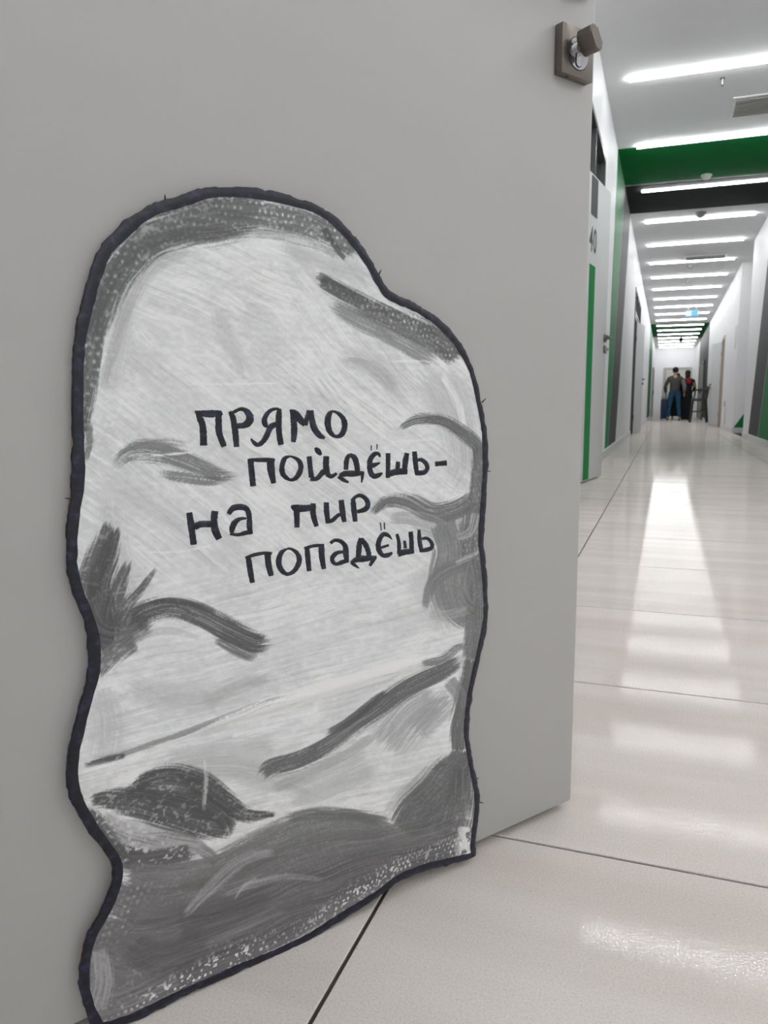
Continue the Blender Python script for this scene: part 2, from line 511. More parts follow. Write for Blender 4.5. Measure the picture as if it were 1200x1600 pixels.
def clerestory(name, w, panes, label):
    y0, y1, z0, z1 = w
    t = empty(name, (XL, (y0 + y1) / 2, z0))
    g = G()
    d = (y1 - y0) / 2
    h = z1 - z0
    fr = 0.055
    g.box(-0.09, 0.012, -d, d, 0, fr * .7).box(-0.09, 0.012, -d, d, h - fr * .7, h)
    g.box(-0.09, 0.012, -d, -d + fr, fr * .7, h - fr * .7).box(-0.09, 0.012, d - fr, d, fr * .7, h - fr * .7)
    g.obj('window_frame', M['frame_dark'], t)
    ys = [lerp(-d + fr, d - fr, i / panes) for i in range(panes + 1)]
    for i in range(panes):
        G().box(-0.032, -0.026, ys[i] + 0.012, ys[i + 1] - 0.012, fr * .7, h - fr * .7).obj('pane', M['glass'], t)
        if i:
            G().box(-0.06, 0.008, ys[i] - 0.014, ys[i] + 0.014, fr * .7, h - fr * .7).obj('mullion', M['frame_dark'], t)
    return tag(t, label, 'window', kind='structure')


clerestory('window_1', WIN1, 2, 'dark glazed high window on the left wall above the door numbered 40')
clerestory('window_2', (O3[0] + .01, WIN2[1], WIN2[2] + .01, WIN2[3]), 3, 'dark glazed high window far down the left wall')

# ------------------------------------------------------------------ doors


def lever_set(parent, a, zc, n_off, toward=-1, lock_dz=-0.0825, turn=True, detail=True):
    """square rose with lever and, below, square rose with thumb turn; local axes: x along the leaf, -y out of the face (towards viewer side given by n_off sign)"""
    s = n_off
    def bx(g, x0, x1, d0, d1, z0, z1, bevel=0.0):
        ya, yb = sorted((s * d0, s * d1))
        return g.box(x0, x1, ya, yb, z0, z1, bevel=bevel)
    R = 0.027
    rose = smooth_by_angle(bx(G(), a - R, a + R, 0, 0.012, zc - R, zc + R, 0.0012).obj('handle_rose', M['nickel'], parent))
    g = G().cyl((a, s * 0.010, zc), (a, s * 0.048, zc), 0.0095, n=20)
    bx(g, min(a + toward * 0.125, a - toward * 0.010), max(a + toward * 0.125, a - toward * 0.010), 0.040, 0.052, zc - 0.0095, zc + 0.0095, 0.003)
    smooth_by_angle(g.obj('door_lever', M['nickel'], parent))
    zl = zc + lock_dz
    lock = smooth_by_angle(bx(G(), a - R, a + R, 0, 0.012, zl - R, zl + R, 0.0012).obj('lock_rose', M['nickel'], parent))
    if not detail:
        smooth_by_angle(G().cyl((a, s * 0.010, zl), (a, s * 0.03, zl), 0.010, n=12).obj('thumb_turn', M['chrome'], parent))
        return
    # cylinder cover disc in a dark groove, euro-profile cylinder, thumb turn
    zd = zl - 0.0015
    G().cyl((a, s * 0.0118, zd), (a, s * 0.01235, zd), 0.0182, n=40).obj('groove', M['black'], lock)
    smooth_by_angle(G().cyl((a, s * 0.0118, zd), (a, s * 0.0128, zd), 0.0172, n=40).obj('cylinder_cover', M['chrome'], lock))
    pts = []
    for i in range(25):
        t = math.pi + math.pi * i / 24
        pts.append((a + 0.0050 * math.cos(t), zl - 0.0125 + 0.0042 * math.sin(t)))
    pts += [(a + 0.0050, zl + 0.004), (a - 0.0050, zl + 0.004)]
    G().prism([(x, s * 0.0126, z) for x, z in pts], (0, s * 0.0006, 0)).obj('cylinder_groove', M['black'], lock)
    inner = [(a + (x - a) * .82, zl - 0.004 + (z - zl + 0.004) * .92) for x, z in pts]
    G().prism([(x, s * 0.0126, z) for x, z in inner], (0, s * 0.0010, 0)).obj('cylinder', M['chrome'], lock)
    zk = zl + 0.0045
    g = G().cyl((a, s * 0.0126, zk), (a, s * 0.0165, zk), 0.0085, n=24).cyl((a, s * 0.0160, zk), (a, s * 0.024, zk), 0.0062, n=24).ball((a, s * 0.0205, zk), 0.0078, 20)
    smooth_by_angle(g.obj('turn_neck', M['chrome'], lock), 50)
    th = math.radians(-33)
    ax, az = math.sin(-th), -math.cos(th)          # long axis of the oval knob on the face
    px, pz = -az, ax
    poly = []
    Lh, r = 0.0082, 0.0062
    ak = a - 0.0045
    for c, st in ((1, 0), (-1, math.pi)):
        for i in range(13):
            t = st - math.pi / 2 + math.pi * i / 12
            u, v = c * Lh + r * math.cos(t), r * math.sin(t)
            poly.append((ak + ax * u + px * v, zk + az * u + pz * v))
    g = G().prism([(x, s * 0.0210, z) for x, z in poly], (0, s * 0.0215, 0))
    es = [e for e in g.bm.edges if abs(e.verts[0].co.y - e.verts[1].co.y) < 1e-6]
    bmesh.ops.bevel(g.bm, geom=es, offset=0.0014, segments=3, affect='EDGES')
    smooth_by_angle(g.obj('thumb_turn', M['nickel'], lock))
    G().cyl((a - 0.012, s * 0.006, zl - R + 0.0002), (a - 0.012, s * 0.006, zl - R - 0.0004), 0.0022, n=14).obj('set_screw', M['black'], lock)


def hinge(parent, z, y):
    g = G().cyl((-0.008, y, z - 0.05), (-0.008, y, z + 0.05), 0.009, n=14).box(-0.008, 0.03, y - .0015, y + .0015, z - .045, z + .045)
    return g.obj('hinge', M['steel_dark'], parent)


def door_leaf(name, hinge_xy, ang, width, z0, z1, mat, s, label):
    """leaf along local +x from the hinge; visible face lies at y = 0, body behind it (sign s = direction out of the visible face)"""
    t = empty(name, (hinge_xy[0], hinge_xy[1], 0), ang)
    ya, yb = sorted((0.0, -s * LEAF_T))
    smooth_by_angle(G().box(0, width, ya, yb, z0, z1, bevel=0.0022, seg=2).obj('leaf', mat, t), 50)
    return tag(t, label, 'door', kind='structure')


# door 1: large, in front, its visible face carries the painted stone
W1 = 0.82
DIR1 = Vector((math.sin(A1), math.cos(A1), 0)); N1 = Vector((math.cos(A1), -math.sin(A1), 0))
H1 = D1 - DIR1 * W1
door1 = door_leaf('door_1', H1.xy, math.pi / 2 - A1, W1, 0.012, 2.07, M['door'], -1, 'large light grey open door in the foreground with a thumb turn lock')
lever_set(door1, W1 - 0.0435, 1.0495, -1, lock_dz=-0.0955)
for z in (0.25, 1.8):
    hinge(door1, z, 0.006)
# door 2: next one down the left wall
W2 = 0.86
DIR2 = Vector((math.sin(A2), math.cos(A2), 0)); N2 = Vector((math.cos(A2), -math.sin(A2), 0))
H2 = D2 - DIR2 * W2
door2 = door_leaf('door_2', H2.xy, math.pi / 2 - A2, W2, 0.014, 2.075, M['door_white'], -1, 'white open door with green stripe and number 40 on the left')
lever_set(door2, W2 + 0.0 - 0.045, 1.037, -1, detail=False)
a0, a1 = W2 - 0.565, W2 - 0.402
G().box(a0, a1, -0.0012, 0, 0.02, 1.494).obj('green_stripe', M['green_print'], door2)['label'] = 'green vertical stripe'
G().box(a0, a1, -0.004, 0, 1.815, 2.062).obj('name_plate', M['grey_print'], door2)['label'] = 'grey plate at the top of the door'
for z in (0.25, 1.8):
    hinge(door2, z, 0.006)


def text_mesh(body, size, depth, name):
    cu = bpy.data.curves.new(name, 'FONT')
    cu.body = body; cu.size = size; cu.extrude = depth; cu.offset = 0.004; cu.resolution_u = 4
    o = bpy.data.objects.new(name, cu); COL.objects.link(o)
    bpy.context.view_layer.update()
    dg = bpy.context.evaluated_depsgraph_get()
    me = bpy.data.meshes.new_from_object(o.evaluated_get(dg))
    bpy.data.objects.remove(o)
    me.name = name
    return me


for ch, c0, c1 in (('4', W2 - 0.585, W2 - 0.492), ('0', W2 - 0.475, W2 - 0.388)):
    me = text_mesh(ch, 0.2, 0.0008, 'number_digit')
    co = np.array([v.co[:] for v in me.vertices])
    lo, hi = co.min(0), co.max(0)
    o = mesh_obj('number_digit', me, M['grey_print'], door2)
    sx, sz = (c1 - c0) / (hi[0] - lo[0]), 0.165 / (hi[1] - lo[1])
    for v in me.vertices:
        x, y, z = v.co
        v.co = (c0 + (x - lo[0]) * sx, -0.0006 + z * 0.5, 1.577 + (y - lo[1]) * sz)

# door 3 far on the left, door 5 open on the right, closed doors at the far end
d3 = door_leaf('door_3', (-0.562, 15.31), math.pi / 2 - 0.13, 0.88, 0.014, 2.075, M['door_white'], -1, 'pale open door far down the left wall')
lever_set(d3, 0.835, 1.037, -1, detail=False)
for z in (0.30, 1.76):
    hinge(d3, z, 0.006)
d5 = door_leaf('door_4', (1.214, 20.57), math.pi / 2 + 0.20, 0.87, 0.014, 2.05, M['door_white'], 1, 'pale grey open door on the right wall beside the wooden chair')
lever_set(d5, 0.825, 1.037, 1, detail=False)
for z in (0.30, 1.76):
    hinge(d5, z, -0.006)


def closed_door(name, X, side, y0, y1, z1, leaf_mat, frame_mat, leaves, label):
    t = empty(name, (X, (y0 + y1) / 2, 0))
    d = (y1 - y0) / 2
    g = G(); w = 0.07
    xa, xb = sorted((0, side * 0.05))
    g.box(xa, xb, -d, -d + w, 0, z1).box(xa, xb, d - w, d, 0, z1).box(xa, xb, -d + w, d - w, z1 - w, z1)
    g.obj('frame', frame_mat, t)
    xa, xb = sorted((0, side * 0.032))
    for i in range(leaves):
        p, q = lerp(-d + w, d - w, i / leaves), lerp(-d + w, d - w, (i + 1) / leaves)
        lf = G().box(xa, xb, p + .004, q - .004, 0.01, z1 - w - .004).obj('leaf', leaf_mat, t)
        yk = q - .07 if i == 0 else p + .07
        G().box(*sorted((side * .032, side * .07)), yk - .012, yk + .012, 0.95, 1.15, bevel=0.004).obj('pull_handle', M['steel_dark'], lf)
    return tag(t, label, 'door', kind='structure')


closed_door('door_5', XL, 1, 34.2, 36.9, 2.08, M['door_grey'], M['door_grey'], 2, 'grey door at the far end of the left wall')
closed_door('door_6', XR, -1, 29.2, 33.0, 2.06, M['brown'], M['frame_dark'], 3, 'brown door in the charcoal band at the far right')
# pale framed door in the end wall
t = empty('door_7', (0.46, Y_END, 0))
g = G().box(-0.62, -0.50, -0.06, 0, 0, 2.26).box(0.50, 0.62, -0.06, 0, 0, 2.26).box(-0.50, 0.50, -0.06, 0, 2.14, 2.26)
g.obj('frame', material('greige_frame', (0.42, 0.41, 0.37), 0.5), t)
for s in (-1, 1):
    lf = G().box(*sorted((s * 0.004, s * 0.497)), -0.035, 0, 0.01, 2.135).obj('leaf', material('cream_leaf', (0.58, 0.57, 0.52), 0.45), t)
    G().box(s * .06 - .012, s * .06 + .012, -0.07, -0.035, 0.95, 1.15).obj('pull_handle', M['steel_dark'], lf)
tag(t, 'cream double door in a greyish frame on the end wall', 'door', kind='structure')

# ------------------------------------------------------------------ ceiling lights
Y1, DY, LX0, LX1 = 6.8985, 1.7416, -0.3929, 1.0542
hl = (LX1 - LX0) / 2


def make_light():
    t = empty('ceiling_light', (0, 0, 0))
    G().box(-hl, hl, -0.021, 0.021, -0.005, 0.0, bevel=0.001, seg=1).obj('housing', M['white_plastic'], t)
    g = G()
    prof = [(-0.018, -0.005), (-0.018, -0.019), (-0.014, -0.025), (-0.007, -0.027), (0.007, -0.027), (0.014, -0.025), (0.018, -0.019), (0.018, -0.005)]
    g.prism([(-hl + .003, y, z) for y, z in prof], (2 * hl - .006, 0, 0))
    g.obj('diffuser', M['lamp'], t)
    return t


ORD = ['first', 'second', 'third', 'fourth', 'fifth', 'sixth', 'seventh', 'eighth', 'ninth', 'tenth', 'eleventh', 'twelfth', 'thirteenth', 'fourteenth', 'fifteenth', 'sixteenth', 'seventeenth', 'eighteenth', 'nineteenth']
light0 = make_light()
first = True
for k in range(-6, 19):
    y = Y1 + k * DY
    if y > Y_END - .3 or y < Y_BACK + .2:
        continue
    o = light0 if first else copy_tree(light0)
    first = False
    o.location = ((LX0 + LX1) / 2, y, CEIL)
    if k >= 0:
        extra = {0: ', largest at the top right', 1: ', beside the green band edge', 2: ', on the charcoal band'}.get(k, '')
        tag(o, 'white linear ceiling light, %s in view from the front%s' % (ORD[k], extra), 'light', 'linear lights along the corridor ceiling')
    else:
        tag(o, 'white linear ceiling light above the near corridor floor, %s behind the largest one in view' % ORD[-k - 1], 'light', 'linear lights above the viewer')

    if k < -1:                                       # fill rows added over the unseen lobby to brighten the door and near floor
        for x, col in ((2.25, 'left'), (4.15, 'right')):
            c = copy_tree(light0)
            c.location = (x, y, CEIL)
            tag(c, 'added linear fill light over the unseen lobby, %s column, %s row from the corridor' % (col, ORD[-k - 2]), 'light', 'added fill lights over the unseen lobby')

# ------------------------------------------------------------------ ceiling fittings


def vent(cx, cy, w, d, label, n):
    t = empty('air_vent', (cx, cy, CEIL))
    g = G(); f = 0.032
    x, y = w / 2, d / 2
    g.box(-x, x, -y, -y + f, -0.012, 0).box(-x, x, y - f, y, -0.012, 0).box(-x, -x + f, -y + f, y - f, -0.012, 0).box(x - f, x, -y + f, y - f, -0.012, 0)
    g.obj('vent_frame', M['white_plastic'], t)
    G().box(-x + f, x - f, -y + f, y - f, -0.003, 0).obj('vent_back', M['vent_slat'], t)
    for i in range(n):
        yy = lerp(-y + f, y - f, (i + .5) / n)
        R = Matrix.Translation((0, yy, -0.008)) @ Matrix.Rotation(math.radians(35), 4, 'X')
        G().box(-x + f, x - f, -(d / n) * .42, (d / n) * .42, -0.0012, 0.0012, mat=R).obj('slat', M['vent_slat'], t)
    return tag(t, label, 'vent')


vent(0.82, 7.88, 0.78, 0.52, 'grey slatted air vent in the ceiling near the first light', 9)
vent(0.55, 15.35, 0.70, 0.40, 'small grey slatted air vent farther down the ceiling', 6)


def detector(x, y, r, h, mat, label):
    t = empty('smoke_detector', (x, y, CEIL))
    smooth_by_angle(G().cyl((0, 0, 0), (0, 0, -h * .35), r, r * .98, 24).obj('base', mat, t), 40)
    smooth_by_angle(G().cyl((0, 0, -h * .35), (0, 0, -h), r * .82, r * .5, 24).obj('sensor_head', mat, t), 40)
    return tag(t, label, 'detector')


detector(0.327, 9.96, 0.062, 0.055, M['white_plastic'], 'white round smoke detector on the edge between green and charcoal ceiling bands')
detector(0.339, 11.83, 0.075, 0.07, M['grey_plastic'], 'grey smoke detector just behind the charcoal ceiling band')
detector(0.33, 16.15, 0.07, 0.05, M['grey_plastic'], 'grey smoke detector near the small vent down the corridor')
detector(0.332, 18.0, 0.05, 0.05, M['grey_plastic'], 'tiny grey smoke detector halfway down the corridor ceiling')
t = empty('sprinkler', (0.318, 7.16, CEIL))
G().cyl((0, 0, 0), (0, 0, -0.006), 0.018, n=18).obj('escutcheon', M['steel_dark'], t)
G().cyl((0, 0, -0.006), (0, 0, -0.05), 0.005, n=10).obj('stem', M['white_plastic'], t)
G().cyl((0, 0, -0.05), (0, 0, -0.062), 0.007, 0.012, n=14).obj('deflector', M['chrome'], t)
tag(t, 'small pendent sprinkler with dark escutcheon behind the first light', 'sprinkler')
t = empty('exit_sign', (0.56, 22.6, CEIL))
G().cyl((-0.10, 0, 0), (-0.10, 0, -0.13), 0.006, n=8).obj('hanger', M['alu'], t)
G().cyl((0.10, 0, 0), (0.10, 0, -0.13), 0.006, n=8).obj('hanger', M['alu'], t)
b = G().box(-0.155, 0.155, -0.02, 0.02, -0.28, -0.13, bevel=0.004).obj('sign_box', M['exit_blue'], t)
G().box(-0.145, -0.02, -0.023, -0.02, -0.27, -0.14).obj('white_field', M['exit_white'], b)
tag(t, 'small lit pale blue sign hanging from the ceiling far down', 'sign')
t = empty('ceiling_camera', (0.43, 31.0, CEIL))
G().cyl((0, 0, 0), (0, 0, -0.18), 0.02, n=8).obj('bracket', M['black'], t)
G().ball((0, 0, -0.24), 0.085, 12).obj('dome', M['black'], t)
tag(t, 'small dark dome camera hanging among the farthest lights', 'camera')

# small wall fittings on the right
tag(G().box(XR - .006, XR, 16.55, 16.9, 1.62, 2.06, bevel=.002).obj('sign_plate', M['sign_pale']), 'pale green narrow sign plate on the right wall', 'sign')
g = G().box(XR - .03, XR, 18.2, 18.42, 0.1, 0.62, bevel=.004).obj('cable_duct', M['vent_slat'])
tag(g, 'low grey upright duct on the right wall before the open door', 'duct')
G().box(XR - .036, XR - .03, 18.21, 18.41, 0.5, 0.62).obj('duct_cover', M['grey_plastic'], g)

# ------------------------------------------------------------------ painted cardboard stone on door 1
OFF0, OFFK = 0.0150, -0.0085          # distance of its front from the door at the floor, and change per metre of height
BN = (N1 - Vector((0, 0, OFFK))).normalized()
BP = D1 + N1 * OFF0
BU = DIR1
BV = BN.cross(BU)
if BV.z < 0: BV = -BV
board = empty('stone_cutout', BP)
board.matrix_world = Matrix(((BU.x, BV.x, BN.x, BP.x), (BU.y, BV.y, BN.y, BP.y), (BU.z, BV.z, BN.z, BP.z), (0, 0, 0, 1)))
if BU.cross(BV).dot(BN) < 0:
    raise RuntimeError('handedness')
tag(board, 'painted grey cardboard stone with navy rim and handwritten text leaning on the foreground door', 'cutout')


def to_board(x, y):
    """photo pixel -> (u, v) in metres on the board plane"""
    d = unproject_dir(x, y)
    k = (BP - CAMP).dot(BN) / d.dot(BN)
    q = CAMP + d * k - BP
    return q.dot(BU), q.dot(BV)


OUT = [(363, 291), (320, 293), (280, 305), (230, 322), (190, 350), (160, 380), (143, 420), (130, 467), (120, 510), (113.5, 553), (112.5, 603), (112.5, 660), (112, 717), (110.5, 763), (107, 790), (105, 823), (104.7, 883), (110, 912), (117, 936), (130, 967), (137, 990), (139.5, 1020), (139.5, 1040), (135, 1067), (126.5, 1100), (116.5, 1140), (107, 1175), (104, 1205), (105, 1230), (111.7, 1254), (123, 1277), (140, 1303), (160, 1330), (171.5, 1347), (176.5, 1367), (171, 1395), (155, 1430), (136, 1465), (126, 1500), (124, 1540), (130, 1570), (141, 1598), (148, 1612), (160, 1614),
       (210, 1597), (275, 1565), (340, 1534), (420, 1499), (480, 1471), (525, 1443), (585, 1406), (625, 1377), (665, 1361), (700, 1352), (741, 1339.5), (743, 1317), (747.5, 1285), (750, 1250), (745, 1217), (737.5, 1177), (733, 1140), (737, 1095), (747, 1043), (756, 1006), (762.5, 970), (763, 930), (760, 883), (756.5, 850), (757, 823), (760, 783), (763, 733), (762, 690), (759, 660), (752, 623), (742, 580), (727, 547), (703, 513), (673, 487), (637, 467), (610, 454), (594, 430), (577, 400), (553, 368), (527, 340), (500, 322), (460, 307), (420, 297)]
out = np.array([to_board(*q) for q in OUT])


def catmull(P, n, closed):
    P = np.asarray(P, float)
    N = len(P)
    res = []
    rng = range(N) if closed else range(N - 1)
    for i in rng:
        if closed:
            p0, p1, p2, p3 = P[(i - 1) % N], P[i], P[(i + 1) % N], P[(i + 2) % N]
        else:
            p0, p1, p2, p3 = P[max(i - 1, 0)], P[i], P[i + 1], P[min(i + 2, N - 1)]
        for k in range(n):
            t = k / n
            res.append(0.5 * (2 * p1 + (p2 - p0) * t + (2 * p0 - 5 * p1 + 4 * p2 - p3) * t * t + (3 * p1 - p0 - 3 * p2 + p3) * t ** 3))
    if not closed:
        res.append(P[-1])
    return np.array(res)


def resample(P, step, closed):
    Q = np.vstack([P, P[:1]]) if closed else P
    d = np.r_[0, np.cumsum(np.hypot(*np.diff(Q[:, :2], axis=0).T))]
    n = max(2, int(round(d[-1] / step)))
    t = np.linspace(0, d[-1], n + 1)
    if closed: t = t[:-1]
    return np.stack([np.interp(t, d, Q[:, k]) for k in range(Q.shape[1])], 1)


RNG = np.random.default_rng(5)
edge = resample(catmull(out, 8, True), 0.0016, True)
nE = len(edge)
tan = np.roll(edge, -1, 0) - np.roll(edge, 1, 0)
tan /= np.linalg.norm(tan, axis=1)[:, None]
nin = np.stack([-tan[:, 1], tan[:, 0]], 1)
area = 0.5 * np.sum(edge[:, 0] * np.roll(edge[:, 1], -1) - np.roll(edge[:, 0], -1) * edge[:, 1])
if area < 0: nin = -nin                                  # inward normals


def smooth_noise(n, period, rng):
    k = max(4, int(n / period))
    v = rng.normal(size=k)
    return np.interp(np.arange(n), np.linspace(0, n, k + 1), np.r_[v, v[:1]])


jag = 0.00045 * smooth_noise(nE, 5, RNG) + 0.0003 * smooth_noise(nE, 2, RNG) + 0.0003 * smooth_noise(nE, 14, RNG)
outer = edge - nin * jag[:, None]
wid = 0.0088 + 0.0007 * smooth_noise(nE, 25, RNG) + 0.00025 * smooth_noise(nE, 3, RNG)
ci = np.arange(nE)
inner = edge + nin * wid[:, None]
THK = 0.0045

# cardboard body
g = G()
g.prism([(p[0], p[1], -THK) for p in (edge + nin * 0.0006)], (0, 0, THK - 0.0026))
bmesh.ops.triangulate(g.bm, faces=[f for f in g.bm.faces if len(f.verts) > 4])
g.obj('cardboard_body', M['card'], board)['label'] = 'brown corrugated cardboard core'
# navy rim: front band, rolled lip, ragged side
g = G(); bm = g.bm
rngz = 0.0002 * smooth_noise(nE, 3, RNG)
rings = []
for P, z in ((inner, 0.00015), (inner * .6 + outer * .4, None), (outer + nin * 0.0007, 0.0002), (outer, -0.0008), (outer + nin * .0001, -THK * .85)):
    zz = (0.0005 + rngz) if z is None else np.full(nE, z)
    rings.append([bm.verts.new((P[i, 0], P[i, 1], zz[i])) for i in range(nE)])
for a, b in zip(rings[:-1], rings[1:]):
    for i in range(nE):
        j = (i + 1) % nE
        bm.faces.new((a[i], a[j], b[j], b[i]))
g.obj('painted_rim', M['ink'], board, smooth=True)['label'] = 'navy rim painted round the stone'
# torn cardboard fibres sticking out of the rim
for (x, y, ux, uy) in ((258, 308, -1, -6), (107, 779, -8, -1), (553, 371, 5, -1), (594, 425, 2, -5), (757, 625, 3, -4), (763, 736, 5, 1), (752, 1254, 5, 1), (745, 1216, 4, 0)):
    p = to_board(x - ux * .9, y - uy * .9); q = to_board(x + ux * .7, y + uy * .7)
    G().cyl((p[0], p[1], -0.001), (q[0], q[1], 0.0004), 0.0011, 0.0003, 6).obj('torn_fibre', M['ink'], board)

# ---- the painted face: fine mesh whose 'paint' attribute holds the brushwork and painted highlights
STEP = 0.00078
u0, v0 = edge.min(0); u1, v1 = edge.max(0)
nu, nv = int((u1 - u0) / STEP) + 2, int((v1 - v0) / STEP) + 2
U, V = np.meshgrid(u0 + STEP * np.arange(nu), v0 + STEP * np.arange(nv))
bu, bv, bp_, cp_ = (np.array(q) for q in (BU, BV, BP, CAMP))
Pw = bp_ + U[..., None] * bu + V[..., None] * bv - cp_
dep = Pw @ np.array(FW)
PX = 600 + FPX * (Pw @ np.array(RT)) / dep
PY = 800 - FPX * (Pw @ np.array(UP)) / dep


def vnoise(x, y, seed):
    xi, yi = np.floor(x).astype(np.int64), np.floor(y).astype(np.int64)
    fx, fy = x - xi, y - yi
    fx, fy = fx * fx * (3 - 2 * fx), fy * fy * (3 - 2 * fy)
    tab = np.random.default_rng(seed).random(4096)
    h = lambda a, b: tab[(a * 1619 + b * 31337 + (a * b) * 7) & 4095]
    return (h(xi, yi) * (1 - fx) + h(xi + 1, yi) * fx) * (1 - fy) + (h(xi, yi + 1) * (1 - fx) + h(xi + 1, yi + 1) * fx) * fy


def sstep(a, b, x):
    t = np.clip((x - a) / (b - a), 0, 1)
    return t * t * (3 - 2 * t)


near = np.full(U.shape, 1e9)
for k in range(0, nE, 4):
    w_ = 0.06
    a0_, a1_ = int((edge[k, 0] - w_ - u0) / STEP), int((edge[k, 0] + w_ - u0) / STEP) + 1
    b0_, b1_ = int((edge[k, 1] - w_ - v0) / STEP), int((edge[k, 1] + w_ - v0) / STEP) + 1
    sl = (slice(max(b0_, 0), max(b1_, 0)), slice(max(a0_, 0), max(a1_, 0)))
    np.minimum(near[sl], (U[sl] - edge[k, 0]) ** 2 + (V[sl] - edge[k, 1]) ** 2, out=near[sl])
near = np.sqrt(near)
# corrugation dimples: rows of dots where a dry brush leaves the white ground bare
_row = V / 0.0062 + 0.25 * vnoise(U / 0.05, V / 0.05, 3)
_colm = U / 0.0058 + 0.5 * (np.floor(_row) % 2) + 0.35 * vnoise(U / 0.02, V / 0.02, 4)
DIM = np.exp(-(((_row % 1) - .5) / 0.24) ** 2) * np.exp(-(((_colm % 1) - .5) / 0.20) ** 2) * sstep(0.38, 0.72, .6 * vnoise(U / 0.0035, V / 0.003, 5) + .4 * vnoise(U / .03, V / .02, 8))
DIM = DIM * np.clip(.25 + sstep(.045, .018, near), 0, 1) * (.45 + .55 * vnoise(U / .0055, V / .0058, 9))
CRACK = sstep(0.60, 0.78, vnoise(U / 0.0024, V / 0.0019, 6) * .65 + vnoise(U / 0.007, V / 0.005, 7) * .35)

VAL = 0.775 + 0.05 * (vnoise(PX / 70, PY / 70, 11) - .5) + 0.05 * (vnoise(PX / 9, PY / 5, 12) - .5) + 0.03 * (vnoise(PX / 3, PY / 2.5, 13) - .5)
HGT = np.zeros_like(VAL)
seed_n = [100]


def stroke(pts, val, op=1.0, dry=0.45, tip=0.12, dim=0.0, crack=0.0, edge_soft=0.42, fibre=2.0, jit=0.26):
    seed_n[0] += 3
    sd = seed_n[0]
    P = resample(catmull(np.array(pts, float), 10, False), 3.0, False)
    x0, x1 = (P[:, 0] - P[:, 2] * .75).min() - 3, (P[:, 0] + P[:, 2] * .75).max() + 3
    y0, y1 = (P[:, 1] - P[:, 2] * .75).min() - 3, (P[:, 1] + P[:, 2] * .75).max() + 3
    idx = np.nonzero((PX > x0) & (PX < x1) & (PY > y0) & (PY < y1))
    if len(idx[0]) == 0: return
    px, py = PX[idx], PY[idx]
    best = np.full(px.shape, 1e9); bi = np.zeros(px.shape, int)
    for k in range(len(P)):
        d = (px - P[k, 0]) ** 2 + (py - P[k, 1]) ** 2
        m = d < best
        best[m] = d[m]; bi[m] = k
    T = np.gradient(P[:, :2], axis=0); T /= np.linalg.norm(T, axis=1)[:, None] + 1e-9
    dx, dy = px - P[bi, 0], py - P[bi, 1]
    al = dx * T[bi, 0] + dy * T[bi, 1]
    t = dx * -T[bi, 1] + dy * T[bi, 0]
    hw = P[bi, 2] / 2
    s = bi * 3.0 + al
    Ls = (len(P) - 1) * 3.0
    wob = t + 5.0 * (vnoise(s / 45, t * 0 + sd, sd) - .5)
    n1 = vnoise(wob / fibre, s / 75, sd + 1)
    n2 = vnoise(wob / (fibre * .5), s / 30, sd + 2)
    n3 = vnoise(px / 2.2, py / 2.2, sd)
    br = .5 * n1 + .35 * n2 + .15 * n3
    e = 1 - np.abs(t) / (hw + 1e-6)
    a = sstep(0, edge_soft, e + 0.75 * (br - .5))
    if tip > 0:
        tl = max(tip * 1.6 * Ls, 6)
        end = np.minimum(s + 4, Ls - s + 4) / tl
        a *= sstep(0, .35, np.clip(end, 0, 1.4) - 0.75 * br)
    else:
        a *= (s > -hw * .6) & (s < Ls + hw * .6)
    a *= 1 - dry * sstep(.50, .68, 1 - br)
    if dim: a *= 1 - np.clip(dim * DIM[idx] * 1.4, 0, 1)
    if crack: a *= 1 - crack * CRACK[idx]
    a *= op
    val_ = val - 0.110 * np.clip((.62 - val) / .15, 0, 1)
    VAL[idx] = VAL[idx] * (1 - a) + (val_ + jit * (br - .5)) * a
    HGT[idx] += a * (br - .5)


# ground: many broad, barely different brush marks, gloss highlights put into their paler tones
def flow(x, y):
    if y > 1040: return -18
    if x > 470 and y < 640: return 52
    if y < 520: return 25
    if y > 900: return -14
    return 35


for i in range(520):
    x, y = RNG.uniform(110, 760), RNG.uniform(300, 1600)
    th = math.radians(flow(x, y) + RNG.normal() * 14)
    L = RNG.uniform(50, 150); w = RNG.uniform(10, 34); c = RNG.uniform(-.25, .25)
    pts = [(x + math.cos(th) * L * k + math.sin(th) * c * L * k * k, y + math.sin(th) * L * k - math.cos(th) * c * L * k * k, w) for k in (-.5, -.2, .1, .5)]
    stroke(pts, RNG.choice([.69, .72, .76, .80, .83, .86, .88]), RNG.uniform(.2, .5), dry=.85, tip=.35, fibre=RNG.uniform(1.0, 2.2), jit=.14)
# fine bristle marks over the whole ground, following the hand's direction in each zone
for ang, wgt in ((52, sstep(400, 520, PX) * sstep(700, 600, PY)), (24, sstep(560, 480, PY) * sstep(520, 400, PX)), (38, sstep(480, 600, PY) * sstep(940, 860, PY)), (-14, sstep(860, 940, PY))):
    c_, s_ = math.cos(math.radians(ang)), math.sin(math.radians(ang))
    ga, gt = PX * c_ + PY * s_, -PX * s_ + PY * c_
    gt = gt + 6 * vnoise(PX / 60, PY / 60, 61)
    fb = .55 * vnoise(gt / 1.5, ga / 46, 62 + int(ang + 20)) + .45 * vnoise(gt / 3.6, ga / 80, 63 + int(ang + 20))
    VAL += wgt * (.10 * (fb - .5) + .16 * np.clip(fb - .68, 0, 1) - .22 * np.clip(.27 - fb, 0, 1))
    HGT += wgt * 1.2 * (fb - .5)
